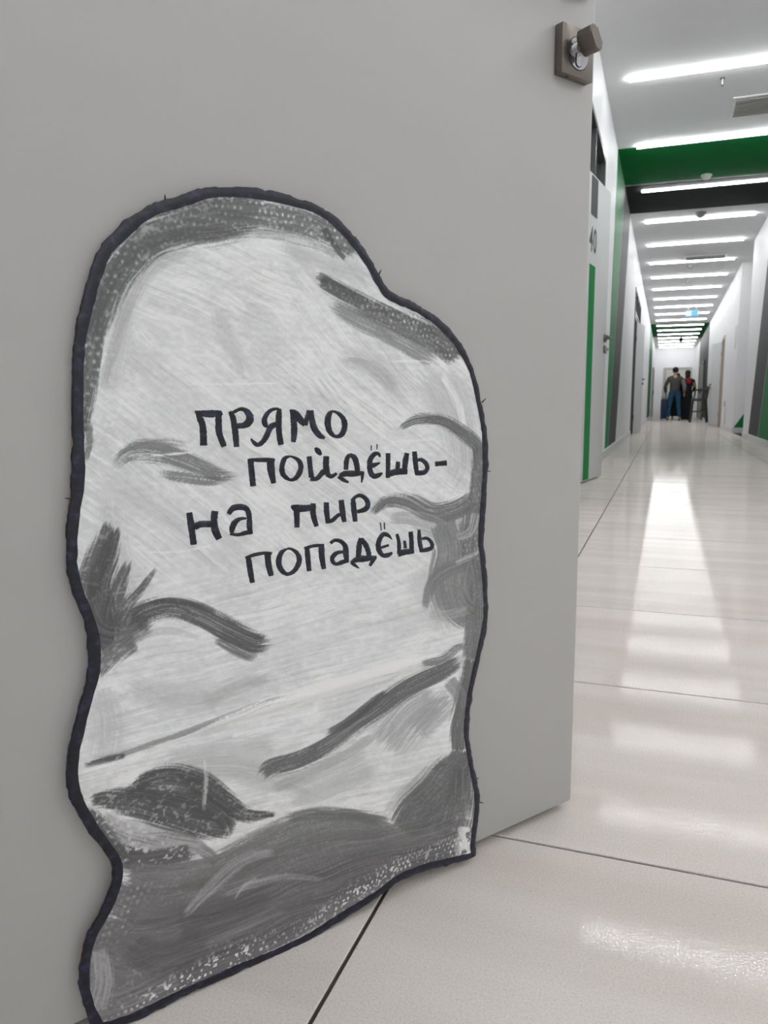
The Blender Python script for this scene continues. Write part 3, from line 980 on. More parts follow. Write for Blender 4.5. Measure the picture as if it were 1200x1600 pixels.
# mid-grey washes
for pts, v, o in [
    ([(165, 760, 50), (180, 860, 70), (200, 950, 60)], .70, .5),
    ([(150, 1060, 40), (170, 1130, 80), (160, 1210, 70)], .70, .6),
    ([(690, 560, 60), (725, 650, 50), (735, 760, 50)], .68, .6),
    ([(520, 560, 30), (580, 570, 50), (650, 640, 50)], .70, .5),
    ([(330, 470, 30), (360, 540, 44), (390, 600, 30)], .70, .5),
    ([(590, 1180, 90), (640, 1120, 110), (700, 1080, 60)], .64, .8),
    ([(430, 1260, 60), (520, 1220, 90), (600, 1180, 90)], .68, .6),
    ([(230, 1195, 40), (330, 1175, 60), (460, 1165, 60)], .69, .6),
    ([(300, 1110, 30), (380, 1070, 30), (440, 1060, 20)], .64, .5),
    ([(180, 420, 40), (190, 520, 50), (160, 640, 50)], .70, .5),
    ([(640, 880, 60), (680, 940, 70), (700, 1000, 60)], .70, .5),
    ([(135, 720, 40), (180, 760, 60), (260, 800, 50), (330, 840, 30)], .72, .5),
    ([(150, 660, 14), (168, 580, 24), (196, 490, 34), (232, 420, 40), (290, 392, 36), (350, 390, 26)], .64, .6),
    ([(420, 380, 30), (500, 410, 40), (560, 430, 40), (600, 460, 26)], .69, .6),
    ([(640, 560, 50), (690, 620, 70), (720, 720, 60), (690, 780, 40)], .70, .6),
    ([(200, 1230, 60), (320, 1200, 60), (430, 1215, 60), (520, 1250, 50)], .68, .7),
    ([(480, 1120, 40), (560, 1090, 50), (640, 1040, 40)], .73, .5),
    ([(180, 1060, 50), (260, 1090, 60), (360, 1085, 50)], .70, .6),
    ([(640, 1150, 60), (680, 1110, 60), (710, 1080, 40)], .62, .7),
]:
    stroke(pts, v - .035, min(1, o * 1.25), dry=.5, tip=.2, edge_soft=.8, fibre=2.2)

D = .40
# top edge
stroke([(126, 700, 18), (131, 640, 34), (139, 570, 44), (152, 495, 58), (180, 430, 66), (222, 382, 76), (280, 354, 78), (340, 344, 84), (392, 334, 62), (425, 330, 40)], .435, 1, dry=.25, tip=.05, dim=.5, crack=.35, fibre=2.6)
stroke([(140, 560, 20), (160, 470, 24), (200, 400, 30), (270, 368, 26), (340, 362, 26), (395, 345, 18)], .40, .7, dry=.5, tip=.15)
stroke([(300, 318, 20), (360, 312, 22), (420, 316, 22)], .42, .8, dry=.4, dim=.9, crack=.6)
stroke([(330, 330, 30), (400, 332, 50), (455, 342, 56), (505, 358, 48), (545, 384, 36), (566, 402, 20)], .455, .95, dry=.3, tip=.08, dim=.9, crack=.3)
stroke([(380, 365, 14), (440, 368, 22), (500, 385, 20), (540, 408, 10)], .52, .5, dry=.7)
stroke([(505, 355, 12), (525, 388, 12), (541, 408, 8)], .36, .8, dry=.4)
# upper right streak
stroke([(493, 432, 22), (530, 455, 30), (580, 482, 38), (640, 510, 46), (690, 535, 50), (722, 566, 34)], .40, .95, dry=.3, tip=.06, dim=.8, crack=.3)
stroke([(500, 462, 14), (550, 492, 32), (610, 518, 44), (660, 548, 44), (700, 572, 24)], .50, .8, dry=.5, tip=.15, dim=.3)
stroke([(492, 428, 16), (520, 442, 14), (560, 466, 10)], .34, .6, dry=.6)
stroke([(650, 470, 24), (690, 510, 30), (720, 560, 24)], .47, .6, dry=.5, dim=1.0, crack=.6)
stroke([(520, 576, 10), (556, 562, 14), (600, 588, 26), (628, 632, 20)], .60, .65, dry=.7, tip=.25)
stroke([(690, 580, 12), (715, 630, 14), (726, 680, 10)], .86, .6, dry=.6)
# right curls
stroke([(622, 672, 8), (648, 656, 18), (682, 654, 24), (712, 668, 26), (740, 690, 24), (757, 712, 18)], .44, .95, dry=.55, tip=.08, fibre=1.6)
stroke([(745, 690, 18), (748, 740, 30), (742, 800, 44), (738, 860, 50), (742, 930, 42), (742, 1000, 34), (728, 1040, 30)], .455, .95, dry=.25, tip=.05, crack=.15, fibre=2.4)
stroke([(578, 806, 14), (604, 784, 22), (640, 786, 30), (676, 802, 40), (712, 796, 38), (745, 776, 26)], .47, .95, dry=.5, tip=.07, fibre=1.7)
stroke([(600, 812, 16), (640, 810, 30), (680, 826, 36), (706, 850, 40)], .58, .7, dry=.6, tip=.15, fibre=1.7)
stroke([(690, 812, 50), (706, 860, 70), (702, 910, 76), (714, 950, 66), (738, 970, 40)], .50, .92, dry=.3, tip=.06, crack=.1)
stroke([(664, 955, 10), (674, 915, 22), (694, 894, 30), (730, 880, 24)], .50, .85, dry=.55, tip=.1, fibre=1.7)
stroke([(712, 840, 10), (735, 830, 16), (744, 800, 16)], .66, .6, dry=.6)
stroke([(712, 880, 8), (736, 868, 12), (748, 860, 10)], .68, .7, dry=.6)
stroke([(668, 960, 16), (700, 962, 20), (735, 950, 14)], .60, .6, dry=.6)
# left lens
stroke([(170, 745, 12), (196, 712, 28), (240, 706, 40), (296, 722, 34), (345, 742, 22), (392, 742, 8)], .47, .85, dry=.75, tip=.15, fibre=1.4)
stroke([(225, 735, 8), (280, 745, 20), (330, 752, 16), (375, 748, 6)], .42, .7, dry=.75, tip=.25, fibre=1.4)
stroke([(185, 712, 14), (215, 696, 20), (265, 690, 16), (310, 702, 8)], .52, .7, dry=.8, tip=.25, fibre=1.4)
# left cluster of spikes
stroke([(138, 660, 14), (140, 690, 18), (134, 720, 8)], .45, .8, dry=.6, crack=.4)
stroke([(172, 808, 10), (160, 850, 34), (140, 905, 44), (136, 940, 30)], .40, .92, dry=.4, tip=.12, crack=.35)
stroke([(184, 815, 8), (172, 860, 34), (156, 920, 50), (160, 985, 60), (158, 1030, 30)], .37, .95, dry=.25, tip=.08, crack=.2)
stroke([(206, 866, 8), (190, 905, 24), (172, 960, 44), (168, 1000, 40)], .40, .92, dry=.45, tip=.15, crack=.3)
stroke([(249, 880, 4), (226, 914, 14), (200, 945, 24), (178, 985, 34)], .42, .92, dry=.45, tip=.15, crack=.3)
stroke([(134, 930, 24), (150, 980, 50), (190, 990, 50), (240, 965, 40)], .42, .9, dry=.3, crack=.3)
stroke([(190, 985, 44), (226, 958, 42), (268, 950, 38), (312, 962, 42), (356, 984, 44), (398, 1004, 40), (436, 1000, 14)], .39, .97, dry=.45, tip=.10, fibre=1.6)
stroke([(330, 990, 20), (368, 1012, 28), (408, 1030, 20)], .42, .85, dry=.6, tip=.2, fibre=1.5)
stroke([(230, 946, 10), (262, 938, 12), (310, 946, 12), (345, 962, 8)], .34, .7, dry=.7, fibre=1.4)
stroke([(214, 1000, 36), (180, 1020, 36), (160, 1044, 24), (154, 1060, 10)], .47, .9, dry=.5, crack=.3)
stroke([(200, 1000, 14), (260, 985, 14), (320, 1000, 10)], .62, .5, dry=.7)
# crease, its highlight put in as pale strokes, and the dark diagonal
stroke([(128, 1190, 8), (180, 1180, 12), (250, 1158, 12), (330, 1130, 14), (420, 1098, 14), (500, 1075, 8)], .54, .75, dry=.6, tip=.1, fibre=1.8)
stroke([(130, 1197, 8), (170, 1186, 12), (200, 1180, 8)], .36, .8, dry=.5, crack=.7)
stroke([(210, 1176, 4), (280, 1155, 5), (350, 1126, 12), (430, 1098, 20), (520, 1070, 24), (600, 1045, 22), (680, 1020, 14)], .90, .95, dry=.4, tip=.08, fibre=1.8)
stroke([(330, 1140, 6), (420, 1118, 8), (500, 1090, 8), (600, 1060, 8), (640, 1048, 4)], .92, .8, dry=.4)
stroke([(360, 1152, 4), (400, 1142, 7), (440, 1134, 4)], .92, .8, dry=.5)
stroke([(400, 1222, 18), (424, 1200, 32), (466, 1188, 34), (508, 1168, 32), (550, 1138, 32), (592, 1106, 34), (640, 1074, 34), (690, 1050, 30), (730, 1024, 22)], .435, .97, dry=.4, tip=.06, fibre=1.7)
stroke([(505, 1150, 14), (540, 1130, 16), (580, 1100, 16), (610, 1078, 14)], .38, .8, dry=.5, fibre=1.5)
stroke([(655, 1038, 12), (690, 1030, 18), (716, 1012, 14), (740, 1010, 10)], .50, .85, dry=.5)
stroke([(410, 1240, 14), (470, 1215, 22), (540, 1180, 20), (600, 1140, 16)], .58, .6, dry=.6)
# lower right
stroke([(738, 1030, 26), (728, 1090, 36), (716, 1140, 30), (716, 1175, 24)], .43, .95, dry=.25, tip=.05)
stroke([(700, 1062, 24), (718, 1085, 28), (720, 1110, 20)], .50, .7, dry=.5)
stroke([(724, 1170, 26), (716, 1195, 60), (690, 1225, 80), (655, 1262, 84), (630, 1300, 50)], .425, .96, dry=.25, tip=.05, crack=.12)
stroke([(722, 1200, 44), (718, 1260, 60), (700, 1310, 60)], .44, .95, dry=.25, tip=.05, crack=.12)
stroke([(600, 1275, 16), (640, 1228, 20), (680, 1196, 16)], .62, .6, dry=.6)
# lower left mound
stroke([(205, 1236, 14), (232, 1218, 30), (275, 1212, 38), (315, 1226, 48), (350, 1252, 42), (388, 1274, 26), (436, 1272, 6)], .36, .97, dry=.35, tip=.05, crack=.35, dim=.6, fibre=1.8)
stroke([(135, 1252, 16), (180, 1250, 40), (240, 1262, 66), (300, 1278, 76), (345, 1290, 50), (372, 1290, 16)], .365, .95, dry=.3, tip=.06, crack=.4)
stroke([(128, 1262, 20), (160, 1296, 50), (200, 1328, 60), (260, 1326, 60), (318, 1316, 36)], .40, .92, dry=.35, tip=.06, crack=.75, dim=.6)
stroke([(260, 1300, 20), (300, 1318, 26), (345, 1350, 20)], .48, .8, dry=.5)
stroke([(230, 1225, 8), (270, 1226, 12), (300, 1236, 8)], .66, .5, dry=.6, crack=.3)
stroke([(330, 1262, 6), (352, 1290, 8), (360, 1312, 6)], .62, .6, dry=.6)
stroke([(195, 1240, 24), (240, 1238, 40), (300, 1250, 56), (345, 1272, 50), (360, 1296, 30)], .38, .9, dry=.45, tip=.05, crack=.5, dim=.5, fibre=1.7)
stroke([(150, 1275, 30), (200, 1300, 44), (270, 1318, 40), (330, 1325, 24)], .60, .85, dry=.4, tip=.1, crack=.5, fibre=1.6)
stroke([(100, 1262, 30), (140, 1300, 60), (180, 1338, 50), (230, 1345, 40), (300, 1330, 30)], .40, .9, dry=.4, tip=.04, crack=.85)
# base sweep
stroke([(100, 1660, 60), (200, 1577, 64), (280, 1535, 60), (420, 1468, 56), (540, 1402, 56), (640, 1346, 56), (770, 1300, 50)], .47, .95, dry=.2, tip=.02, crack=.15)
stroke([(185, 1372, 44), (240, 1375, 70), (330, 1362, 60), (400, 1330, 60), (470, 1300, 66), (550, 1290, 60), (620, 1300, 50)], .48, .95, dry=.25, tip=.05, crack=.12)
stroke([(430, 1282, 12), (490, 1272, 22), (550, 1274, 22), (610, 1290, 20)], .46, .85, dry=.5, tip=.15)
stroke([(110, 1390, 50), (175, 1400, 60), (250, 1420, 80), (360, 1390, 90), (480, 1350, 90), (600, 1325, 80), (720, 1290, 60)], .465, .96, dry=.2, tip=.03, crack=.1)
stroke([(80, 1450, 80), (150, 1460, 90), (230, 1470, 110), (350, 1440, 110), (480, 1390, 90), (600, 1350, 70), (730, 1325, 30)], .45, .96, dry=.2, tip=.03, crack=.1)
stroke([(70, 1520, 90), (140, 1520, 100), (200, 1540, 110), (300, 1500, 110), (420, 1450, 80), (500, 1415, 60)], .465, .95, dry=.2, tip=.03, crack=.25)
stroke([(145, 1580, 40), (200, 1570, 60), (280, 1535, 60)], .50, .9, dry=.3, tip=.03, crack=.4)
stroke([(150, 1480, 30), (160, 1530, 40), (150, 1580, 34)], .60, .7, dry=.5, tip=.1, crack=.3)
stroke([(200, 1470, 60), (250, 1500, 70), (330, 1470, 50)], .415, .6, dry=.4)
stroke([(270, 1450, 70), (350, 1430, 50), (430, 1395, 40)], .41, .6, dry=.4)
stroke([(280, 1440, 8), (312, 1404, 18), (350, 1366, 24), (392, 1340, 22), (440, 1330, 10)], .58, .7, dry=.55, tip=.1, fibre=1.6)
stroke([(330, 1408, 6), (390, 1384, 12), (450, 1370, 14), (520, 1378, 8)], .60, .6, dry=.6, tip=.15, fibre=1.6)
stroke([(366, 1406, 4), (382, 1384, 9), (402, 1370, 5)], .64, .5, dry=.7)
stroke([(300, 1480, 10), (380, 1450, 10), (460, 1420, 8)], .52, .5, dry=.6)
# white ground showing through along the foot
FOOT = np.full_like(VAL, 0)
foot_line = catmull(np.array([(165, 1592), (275, 1542), (340, 1510), (420, 1476), (480, 1448), (525, 1418), (585, 1382), (625, 1355), (700, 1330), (740, 1312)], float), 6, False)
fy = np.interp(PX, foot_line[:, 0], foot_line[:, 1])
foot = np.exp(-((PY - fy + 2) / 15) ** 2) * sstep(150, 220, PX) * (0.35 + 0.9 * vnoise(PX / 60, PY * 0, 31))
rowdots = sstep(.3, .7, .6 * (DIM > .15) + .9 * CRACK)
a = np.clip(foot * rowdots * 1.2, 0, .95)
VAL = VAL * (1 - a) + .83 * a
rt = np.exp(-((PX - 728) / 16) ** 2) * sstep(1255, 1300, PY) * sstep(.45, .6, vnoise(PX / 6, PY / 9, 33))
VAL = VAL * (1 - rt * .9) + .84 * rt * .9
# thin white strokes along horizontal ridges of the board
for pts in ([(195, 714, 3), (240, 712, 4), (312, 706, 4)], [(400, 872, 3), (450, 862, 4), (510, 852, 4), (600, 832, 3)], [(600, 691, 2), (650, 688, 3), (690, 686, 2)], [(215, 862, 3), (280, 862, 3), (340, 850, 3)],
            [(610, 565, 2), (650, 564, 3), (690, 566, 2)], [(280, 600, 2), (350, 600, 4), (450, 598, 2)]):
    stroke(pts, .92, .7, dry=.5, tip=.15, crack=.85, fibre=1.5)
for pts in ([(319, 1180, 5), (322, 1220, 9), (318, 1270, 5)],):
    stroke(pts, .88, .5, dry=.8, tip=.15, crack=.95, fibre=1.5)
# light dimples on the upper left ground
a = DIM * sstep(.5, .75, vnoise(PX / 90, PY / 45, 41)) * .55
VAL = VAL * (1 - a) + .91 * a
VAL = np.clip(VAL, .26, .95)
print('painted', VAL.shape)

# keep the cells inside the rim
poly = edge + nin * 0.003


def inside(px, py, P):
    r = np.zeros(px.shape, bool)
    n = len(P)
    x0, y0 = P[:, 0], P[:, 1]
    x1, y1 = np.roll(x0, -1), np.roll(y0, -1)
    for row in range(px.shape[0]):
        yy = py[row, 0]
        m = ((y0 <= yy) & (y1 > yy)) | ((y1 <= yy) & (y0 > yy))
        xs = np.sort(x0[m] + (yy - y0[m]) / (y1[m] - y0[m]) * (x1[m] - x0[m]))
        r[row] = (np.searchsorted(xs, px[row]) % 2) == 1
    return r


ins = inside(U, V, poly)
cell = ins[:-1, :-1] & ins[1:, :-1] & ins[:-1, 1:] & ins[1:, 1:]
vid = np.full(U.shape, -1)
used = np.zeros(U.shape, bool)
for dj, di in ((0, 0), (1, 0), (0, 1), (1, 1)):
    used[dj:nv - 1 + dj, di:nu - 1 + di] |= cell
vid[used] = np.arange(used.sum())
ridge = 0.00004 * np.sin(2 * np.pi * V / 0.0066 + 1.5 * vnoise(U / .06, V / .06, 51))
HZ = ridge + 0.00006 * HGT.clip(-2, 2) + 0.00012 * (vnoise(U / .004, V / .0035, 52) - .5) + 0.0018 * (vnoise(U / .12, V / .1, 53) - .5) * 0.6
# crease: a shallow fold across the board
c_line = np.interp(PX, [128, 250, 420, 600, 760], [1188, 1152, 1106, 1052, 1008])
HZ += 0.0011 * np.exp(-((PY - c_line) / 9) ** 2) - 0.0009 * np.exp(-((PY - c_line - 16) / 10) ** 2)
# flat towards the rim
HZ *= sstep(0.010, 0.028, near)


def hz(u, v):
    return HZ[min(max(int(round((v - v0) / STEP)), 0), nv - 1), min(max(int(round((u - u0) / STEP)), 0), nu - 1)]


co = np.stack([U[used], V[used], (HZ - 0.0002)[used]], 1).astype(np.float32)
j, i = np.nonzero(cell)
quads = np.stack([vid[j, i], vid[j, i + 1], vid[j + 1, i + 1], vid[j + 1, i]], 1).astype(np.int32)
me = bpy.data.meshes.new('painted_face')
me.vertices.add(len(co)); me.vertices.foreach_set('co', co.ravel())
me.loops.add(quads.size); me.loops.foreach_set('vertex_index', quads.ravel())
me.polygons.add(len(quads))
me.polygons.foreach_set('loop_start', np.arange(0, quads.size, 4, dtype=np.int32))
me.update(calc_edges=True); me.validate()
me.polygons.foreach_set('use_smooth', np.ones(len(quads), bool))
PAINT_GAIN = 1.40
v_ = VAL[used]
dark = np.clip((.7 - v_) / .4, 0, 1)
low = sstep(1100, 1450, PY[used])
rgb = np.stack([v_ * (0.985 + .02 * low), v_ * (1.0 - .004 * low), v_ * (1.0 + .004 * dark)], 1)
lin = np.where(rgb <= .04045, rgb / 12.92, ((rgb + .055) / 1.055) ** 2.4) * PAINT_GAIN
lin = np.minimum(lin, .90)
at = me.color_attributes.new('paint', 'FLOAT_COLOR', 'POINT')
at.data.foreach_set('color', np.concatenate([lin, np.ones((len(lin), 1))], 1).astype(np.float32).ravel())
mesh_obj('painted_face', me, M['paint'], board)['label'] = 'front painted in grey and white brushstrokes'

# ---- the handwriting: one mesh per letter, strokes (x, y, width) in the enlarged views they were traced from
VIEW = {1: (300, 630, 9.231), 2: (420, 630, 9.231), 3: (380, 690, 7.5), 4: (540, 690, 7.5), 5: (285, 770, 7.5), 6: (440, 760, 7.5), 7: (375, 835, 7.5), 8: (525, 810, 7.5)}
LET = [
    (1, [[(78, 112, 70), (105, 200, 105), (150, 310, 112), (163, 450, 120), (166, 610, 118)], [(36, 116, 22), (90, 135, 66), (200, 152, 112), (300, 152, 118), (400, 145, 95), (432, 135, 70)], [(382, 110, 104), (384, 290, 106), (392, 430, 102), (462, 625, 92)]]),
    (1, [[(540, 118, 45), (585, 195, 95), (607, 300, 105), (627, 450, 108), (642, 630, 92)], [(560, 150, 46), (620, 118, 56), (700, 84, 56), (775, 105, 86), (832, 185, 128), (822, 265, 130), (750, 318, 100), (640, 328, 88)]]),
    (1, [[(1250, 78, 36), (1160, 92, 56), (1085, 150, 76), (1044, 240, 92), (1058, 310, 90), (1100, 345, 40)], [(1225, 300, 84), (1135, 345, 100), (1075, 470, 92), (1015, 560, 84), (945, 600, 70), (885, 560, 60), (848, 508, 20)], [(1262, 78, 62), (1252, 180, 96), (1250, 330, 96), (1262, 480, 96), (1284, 600, 92)]]),
    (2, [[(310, 90, 34), (335, 140, 66), (362, 290, 110), (364, 450, 104), (352, 562, 78)], [(330, 112, 60), (395, 150, 100), (460, 245, 112), (520, 312, 76)], [(520, 320, 84), (548, 220, 76), (572, 100, 44)], [(600, 104, 94), (624, 240, 94), (656, 360, 100), (730, 462, 90), (806, 502, 40)]]),
    (2, [[(925, 110, 34), (872, 165, 92), (850, 280, 110), (880, 405, 96), (960, 478, 56), (1050, 452, 90), (1096, 340, 102), (1078, 230, 90), (1010, 150, 62), (925, 112, 30)]]),
    (3, [[(84, 205, 80), (96, 330, 82), (115, 522, 82)], [(48, 216, 36), (150, 215, 54), (300, 215, 58), (366, 222, 50)], [(318, 205, 96), (326, 330, 98), (356, 488, 66)]]),
    (3, [[(545, 172, 26), (485, 200, 62), (453, 300, 75), (472, 390, 72), (555, 448, 44), (630, 412, 72), (676, 310, 74), (655, 230, 66), (600, 188, 40), (545, 170, 26)]]),
    (3, [[(772, 172, 70), (785, 300, 70), (800, 420, 74)], [(785, 430, 66), (860, 435, 58), (925, 368, 72), (975, 320, 60)], [(975, 170, 74), (970, 280, 80), (990, 385, 70)], [(980, 378, 66), (1035, 408, 52), (1095, 372, 36)], [(842, 70, 26), (878, 112, 70), (912, 154, 34)]]),
    (4, [[(45, 150, 50), (12, 220, 64), (5, 330, 66)], [(40, 150, 46), (105, 190, 74), (134, 290, 72), (140, 380, 68)], [(-70, 398, 50), (0, 376, 76), (100, 376, 76), (215, 368, 46)], [(-85, 405, 46), (-30, 446, 50), (32, 478, 26)], [(196, 362, 46), (196, 420, 36), (186, 482, 10)]]),
    (4, [[(402, 180, 26), (388, 142, 46), (335, 150, 66), (287, 220, 70), (286, 330, 74), (322, 402, 72), (385, 395, 66), (430, 368, 26)], [(290, 290, 46), (335, 275, 60), (400, 250, 20)]]),
    (4, [[(300, 45, 12), (299, 108, 9)]]),
    (4, [[(368, 30, 13), (366, 92, 9)]]),
    (4, [[(498, 135, 66), (498, 280, 62), (495, 425, 56)], [(475, 398, 70), (560, 362, 88), (640, 350, 86), (722, 352, 76)], [(616, 235, 52), (610, 330, 62)], [(722, 134, 58), (702, 230, 70), (690, 370, 66)]]),
    (4, [[(808, 115, 62), (820, 250, 70), (838, 392, 50)], [(826, 225, 36), (885, 212, 48), (942, 255, 60), (958, 315, 58), (918, 362, 66), (825, 366, 66)]]),
    (4, [[(1046, 263, 62), (1184, 250, 72)]]),
    (5, [[(80, 230, 82), (102, 380, 96), (134, 608, 84)], [(140, 410, 76), (205, 370, 90), (340, 366, 86)], [(382, 212, 92), (370, 330, 92), (386, 440, 98), (432, 540, 84)]]),
    (5, [[(540, 250, 62), (592, 182, 82), (690, 166, 82), (758, 196, 76), (784, 280, 72), (788, 400, 76), (800, 485, 56)], [(748, 300, 26), (675, 306, 48), (612, 352, 78), (582, 430, 76), (590, 492, 26)], [(555, 478, 36), (650, 492, 42), (740, 470, 58), (822, 458, 52)]]),
    (6, [[(118, 218, 16), (160, 255, 90), (300, 255, 92), (398, 228, 56)], [(172, 212, 78), (180, 350, 80), (182, 482, 68)], [(370, 198, 70), (372, 330, 74), (412, 468, 56)]]),
    (6, [[(525, 186, 70), (530, 300, 75), (548, 432, 68)], [(515, 415, 36), (590, 402, 58), (660, 342, 50), (698, 326, 40)], [(700, 158, 66), (715, 290, 76), (738, 416, 58)]]),
    (6, [[(838, 144, 60), (850, 280, 76), (866, 412, 62)], [(828, 152, 36), (908, 106, 50), (982, 140, 62), (1014, 208, 70), (982, 268, 70), (885, 298, 48)]]),
    (7, [[(100, 270, 72), (122, 420, 80), (148, 566, 66)], [(62, 280, 36), (170, 240, 48), (300, 218, 40), (374, 224, 34)], [(324, 206, 82), (336, 350, 82), (370, 486, 66)]]),
    (7, [[(550, 170, 28), (482, 222, 66), (456, 330, 80), (490, 420, 72), (560, 466, 50), (645, 420, 62), (698, 310, 74), (672, 222, 60), (605, 172, 36), (550, 168, 26)]]),
    (7, [[(788, 158, 70), (800, 300, 72), (814, 430, 64)], [(752, 168, 36), (860, 136, 44), (985, 128, 36)], [(958, 124, 72), (962, 260, 76), (986, 406, 56)]]),
    (8, [[(-65, 292, 46), (-10, 256, 46), (62, 272, 58), (112, 330, 70), (120, 420, 80), (132, 520, 44)], [(110, 396, 40), (25, 400, 50), (-34, 448, 64), (-38, 502, 56), (5, 536, 48), (80, 512, 58), (150, 492, 46)]]),
    (8, [[(288, 228, 40), (275, 320, 74), (264, 460, 70)], [(296, 236, 52), (350, 310, 72), (384, 400, 66), (386, 466, 56)], [(172, 518, 30), (250, 482, 78), (360, 470, 80), (476, 456, 40)], [(176, 514, 36), (220, 546, 42), (270, 584, 12)], [(460, 458, 48), (425, 510, 50), (398, 560, 34)]]),
    (8, [[(658, 248, 8), (612, 198, 54), (552, 190, 62), (505, 270, 70), (502, 360, 74), (548, 430, 60), (612, 430, 62), (660, 402, 34)], [(520, 346, 36), (618, 314, 34)]]),
    (8, [[(520, 48, 12), (532, 142, 10)]]),
    (8, [[(567, 48, 12), (570, 128, 14)]]),
    (8, [[(716, 180, 36), (738, 280, 52), (742, 410, 58)], [(724, 425, 64), (800, 396, 82), (912, 384, 60)], [(804, 260, 36), (815, 350, 46)], [(876, 154, 56), (886, 280, 60), (886, 405, 54)]]),
    (8, [[(973, 132, 40), (980, 260, 60), (1004, 390, 54)], [(986, 244, 36), (1068, 234, 44), (1122, 290, 50), (1118, 346, 58), (1050, 370, 58), (985, 376, 50)]]),
]


def letter(view, strokes):
    ox, oy, sc = VIEW[view]
    g = G(); bm = g.bm
    for si, st in enumerate(strokes):
        P = np.array([(ox + x / sc, oy + y / sc, w / sc) for x, y, w in st], float)
        P = resample(catmull(P, 8, False), 1.6, False)
        n = len(P)
        T = np.gradient(P[:, :2], axis=0); T /= np.linalg.norm(T, axis=1)[:, None] + 1e-9
        Nn = np.stack([-T[:, 1], T[:, 0]], 1)
        hw = P[:, 2] / 2 * (1 + 0.045 * RNG.normal(size=n)) + .15
        z = 0.00040 + si * 0.00005
        rows = []
        for k in range(n):
            row = []
            for f in (-1, -.5, 0, .5, 1):
                q = to_board(*(P[k, :2] + Nn[k] * hw[k] * f))
                row.append(bm.verts.new((q[0], q[1], hz(*q) + z + (0.0001 if abs(f) < .9 else -0.0009))))
            rows.append(row)
        for r0, r1 in zip(rows[:-1], rows[1:]):
            for c in range(4):
                bm.faces.new((r0[c], r0[c + 1], r1[c + 1], r1[c]))
    bmesh.ops.recalc_face_normals(bm, faces=bm.faces)
    if sum(f.normal.z for f in bm.faces) < 0:
        bmesh.ops.reverse_faces(bm, faces=bm.faces)
    me = bpy.data.meshes.new('letter'); bm.to_mesh(me); bm.free()
    return mesh_obj('letter', me, M['ink'], board)


for view, strokes in LET:
    letter(view, strokes)

# ------------------------------------------------------------------ far end: people, chair, suitcase


def skin_mesh(name, verts, edges, sub=2):
    """verts: (x, y, z, r) or (x, y, z, rx, ry)"""
    me = bpy.data.meshes.new(name)
    me.from_pydata([v[:3] for v in verts], edges, [])
    o = bpy.data.objects.new(name, me); COL.objects.link(o)
    md = o.modifiers.new('skin', 'SKIN'); md.use_smooth_shade = True
    sv = me.skin_vertices[0].data
    for k, v in enumerate(verts):
        sv[k].radius = (v[3], v[4] if len(v) > 4 else v[3])
        sv[k].use_root = k == 0
    s = o.modifiers.new('sub', 'SUBSURF'); s.levels = s.render_levels = sub
    bpy.context.view_layer.update()
    dg = bpy.context.evaluated_depsgraph_get()
    m2 = bpy.data.meshes.new_from_object(o.evaluated_get(dg))
    bpy.data.objects.remove(o)
    m2.name = name
    return m2


